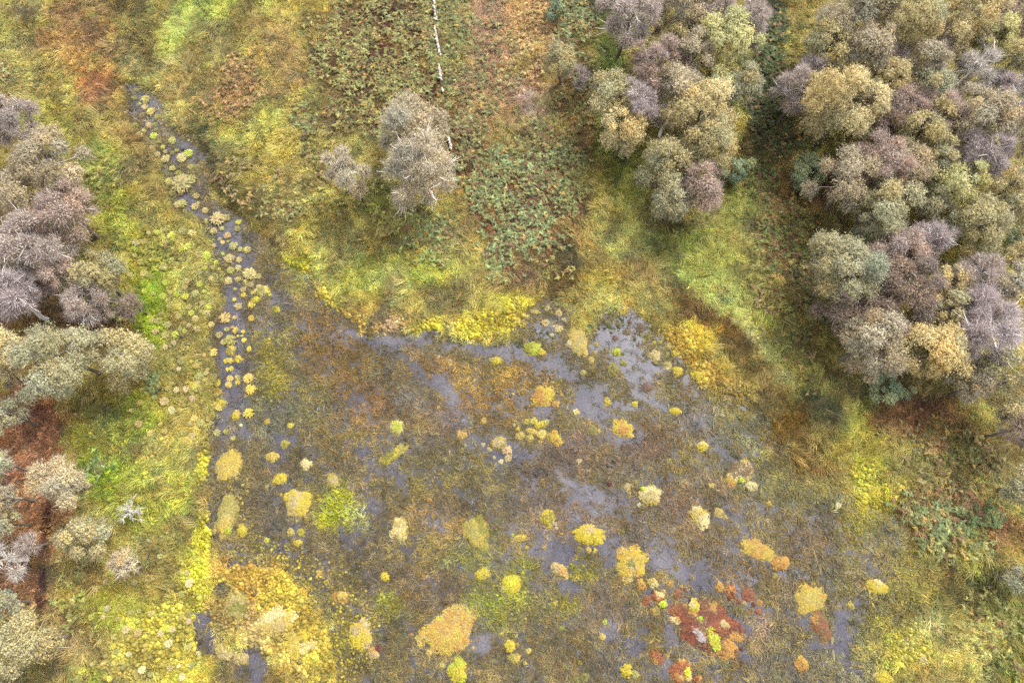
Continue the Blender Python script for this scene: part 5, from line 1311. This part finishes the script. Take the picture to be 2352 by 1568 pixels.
patch(find('bright pale yellow'), 'moss_patch', 1176, 1340, 10, 9, 0, .32, [((226,226,60), 1)], 'lime moss patch', 11)

# --- round tussocks crowding the green banks at left
rt = np.random.default_rng(19)
def near_tree(x, y): return any((x - a) ** 2 + (y - b_) ** 2 < (r * .9) ** 2 for a, b_, r in FOOT)
FIELDS_T = [((395, 650, 110, 130), 75, ['straw', 'khaki', 'lime', 'khaki'], 'on the crowded green bank between left trees and stream'),
            ((400, 900, 120, 110), 40, ['straw', 'khaki', 'gold', 'tan'], 'on the green bank below the ball-shaped tan olive tree'),
            ((300, 1370, 160, 110), 38, ['straw', 'khaki', 'tan', 'lime'], 'on the yellow green bank at lower left'),
            ((330, 1505, 170, 60), 20, ['straw', 'pale', 'khaki', 'yellow'], 'on the yellow bank along the lower left picture edge')]
for (fx, fy, frx, fry), cnt, cs, place in FIELDS_T:
    pts = []
    for _ in range(cnt * 12):
        if len(pts) >= cnt: break
        a = rt.uniform(0, 6.28); u = math.sqrt(rt.random())
        x, y = fx + frx * u * math.cos(a), fy + fry * u * math.sin(a)
        r = rt.uniform(4.5, 8.8)
        g_ = at(x, y, .15)
        if samp(GSD, g_[None, :2])[0] < .1 or near_tree(g_[0], g_[1]): continue
        if any((x - p) ** 2 + (y - q) ** 2 < (r + s) ** 2 * .75 for p, q, s in pts): continue
        pts.append((x, y, r))
        o = small(x, y, r, cs[rt.integers(0, 4)], place)
        o.location.z = ground_at(g_[0], g_[1]) + .04

# ------------------------------------------------------------------ line of white stones
root = bpy.data.objects.new('stone_wall', None); COL.objects.link(root)
c = at(1000, 60); root.location = (c[0], c[1], ground_at(c[0], c[1]))
root['label'] = 'tumbled line of whitish stones running down from the top edge through the bracken'; root['category'] = 'wall'
m_st, t, b = new_mat('white_stone')
nz_ = t.nodes.new('ShaderNodeTexNoise'); nz_.inputs['Scale'].default_value = 7
rp = t.nodes.new('ShaderNodeValToRGB'); rp.color_ramp.elements[0].color = (.2, .19, .17, 1); rp.color_ramp.elements[1].color = (.32, .3, .28, 1)
tcn = t.nodes.new('ShaderNodeNewGeometry'); t.links.new(tcn.outputs['Position'], nz_.inputs['Vector'])
t.links.new(nz_.outputs['Fac'], rp.inputs[0]); t.links.new(rp.outputs[0], b.inputs['Base Color'])
def stone_mesh(rng):
    V = []; T = []
    V.append((0, 0, 1)); seg = 6
    for rr, zz in ((.75, .75), (1, .1), (.9, -.6)):
        for k in range(seg):
            a = 6.283 * k / seg + rng.normal(0, .15); j_ = rng.uniform(.8, 1.2)
            V.append((rr * j_ * math.cos(a), rr * j_ * math.sin(a), zz * rng.uniform(.85, 1.15)))
    for k in range(seg):
        T.append((0, 1 + k, 1 + (k + 1) % seg))
        for q in range(2):
            a, b_ = 1 + q * seg + k, 1 + q * seg + (k + 1) % seg
            T += [(a, a + seg, b_ + seg), (a, b_ + seg, b_)]
    return mesh_np('stone', V, T, None, 'col', m_st)
rs = np.random.default_rng(23)
STN = [stone_mesh(rs) for _ in range(6)]
line = []
for (ya, yb, n, xa, xb, wd) in [(-6, 50, 36, 996, 1001, 7), (68, 80, 6, 999, 1001, 3), (86, 132, 26, 1001, 1012, 5), (156, 188, 22, 1009, 1014, 7), (208, 213, 3, 1017, 1018, 2), (322, 348, 20, 1031, 1037, 6)]:
    for k in range(n):
        u = (k + rs.random()) / n
        line.append((xa + (xb - xa) * u + rs.normal(0, wd * .2), ya + (yb - ya) * u))
for (x, y) in line:
    c = at(x, y, .5)
    o = link('stone', STN[rs.integers(0, 6)], root)
    s = rs.uniform(.045, .1)
    gz = ground_at(c[0], c[1])
    o.location = Vector((c[0], c[1], gz + .32 + rs.uniform(0, .12))) - root.location
    o.scale = (s, s * rs.uniform(.8, 1.2), s * rs.uniform(.6, .9)); o.rotation_euler = (rs.normal(0, .3), rs.normal(0, .3), rs.uniform(0, 6.28))
# the buried core that carries the top stones
g = Geo()
for seg_ in [(-10, 52, 995, 1001), (66, 134, 999, 1012), (154, 190, 1009, 1014), (206, 215, 1016, 1018), (320, 350, 1030, 1037)]:
    a, b_ = at(seg_[2], seg_[0], .3), at(seg_[3], seg_[1], .3)
    za, zb = ground_at(*a[:2]), ground_at(*b_[:2])
    n = np.array([0.07, 0, 0])
    pts = []
    for p, z in ((a, za), (b_, zb)):
        pts += [p * [1, 1, 0] - n * 1.4 + [0, 0, z - .1], p * [1, 1, 0] - n + [0, 0, z + .3], p * [1, 1, 0] + n + [0, 0, z + .3], p * [1, 1, 0] + n * 1.4 + [0, 0, z - .1]]
    g.add(np.array(pts) - np.array(root.location), [(0, 1, 5), (0, 5, 4), (1, 2, 6), (1, 6, 5), (2, 3, 7), (2, 7, 6), (0, 2, 1), (0, 3, 2), (4, 5, 6), (4, 6, 7)], lin((150, 130, 100)))
link('wall_core', g.mesh('wall_core', M_BARK), root)

# ------------------------------------------------------------------ bracken: the 290 plants that show largest are objects, the rest one mass
M_FERNO = mat_object('bracken_leaf', 0.35)
rb_ = np.random.default_rng(31)
FERN_O = [fern(rb_, int(rb_.integers(3, 6)), 0.235, 'bracken_plant', M_FERNO) for _ in range(6)]
BPATCH = [((1180, 430, 150, 150), 'green bracken plant in the dense bluish green patch right of the broad pale tree', 'bracken plants of the dense bluish green patch'),
          ((970, 545, 100, 80), 'green bracken plant on the grassy slope below the broad pale tree', 'bracken plants below the broad pale tree'),
          ((2180, 1190, 150, 130), 'green bracken plant in the rusty patch along the right picture edge', 'bracken plants of the rusty patch at right'),
          ((230, 1200, 200, 500), 'green bracken plant beside the dark track on the left bank', 'bracken plants on the left bank'),
          ((720, 340, 90, 110), 'green bracken plant left of the whitish thin-crowned tree', 'bracken plants left of the whitish tree'),
          ((1790, 600, 150, 180), 'green bracken plant in the strip before the large wood', 'bracken plants before the large wood')]
dep = np.array([mpp((p[0], p[1], .3)) for p in BR_P])
vis = in_view(BR_P, -0.3)
covered = np.array([any((p[0] - a) ** 2 + (p[1] - b_) ** 2 < (r * 1.0) ** 2 for a, b_, r in FOOT) for p in BR_P])
order = np.argsort(dep + 100 * (~vis) + 100 * covered)
single = np.zeros(len(BR_P), bool); done = 0
for i in order:
    if done >= 290 or not vis[i] or covered[i]: break
    lab = None
    for (bx, by, brx, bry), l_, g_ in BPATCH:
        if Blob(bx, by, brx, bry).q(BR_P[i:i + 1])[0] < 1: lab = (l_, g_); break
    if lab is None: continue
    o = link('bracken_plant', FERN_O[rb_.integers(0, 6)])
    o.location = (BR_P[i, 0], BR_P[i, 1], ground_at(*BR_P[i]) + .08)
    o.rotation_euler = (rb_.normal(0, .08), rb_.normal(0, .08), rb_.uniform(0, 6.28)); s = rb_.uniform(.85, 1.35); o.scale = (s, s, s)
    o.color = (*lin(BR_C[i], .52, .74), 1)
    cc = BR_C[i]
    tone = 'rusty orange' if cc[0] > cc[1] + 34 else ('yellowing' if cc[0] > cc[1] + 4 else ('bright green' if cc[1] > 158 else 'green'))
    sz = 'small ' if s < 1.02 else ('large ' if s > 1.18 else '')
    o['label'] = sz + lab[0].replace('green bracken', tone + ' bracken', 1); o['group'] = sz + tone + ' ' + lab[1]; o['category'] = 'bracken'
    single[i] = True; done += 1
Pm = BR_P[~single]
scatter('bracken', Pm, samp(GZ, Pm) + .08, rb_.uniform(0, 6.28, len(Pm)), rb_.uniform(.8, 1.35, len(Pm)), lin(BR_C[~single], .52, .74), FERNS, rb_)
print('bracken single', done, 'mass', len(Pm))
ntri = sum(len(o.data.loops) - 2 * len(o.data.polygons) for o in COL.objects if o.type == "MESH")
print("objects", len(COL.objects), "triangles", ntri)
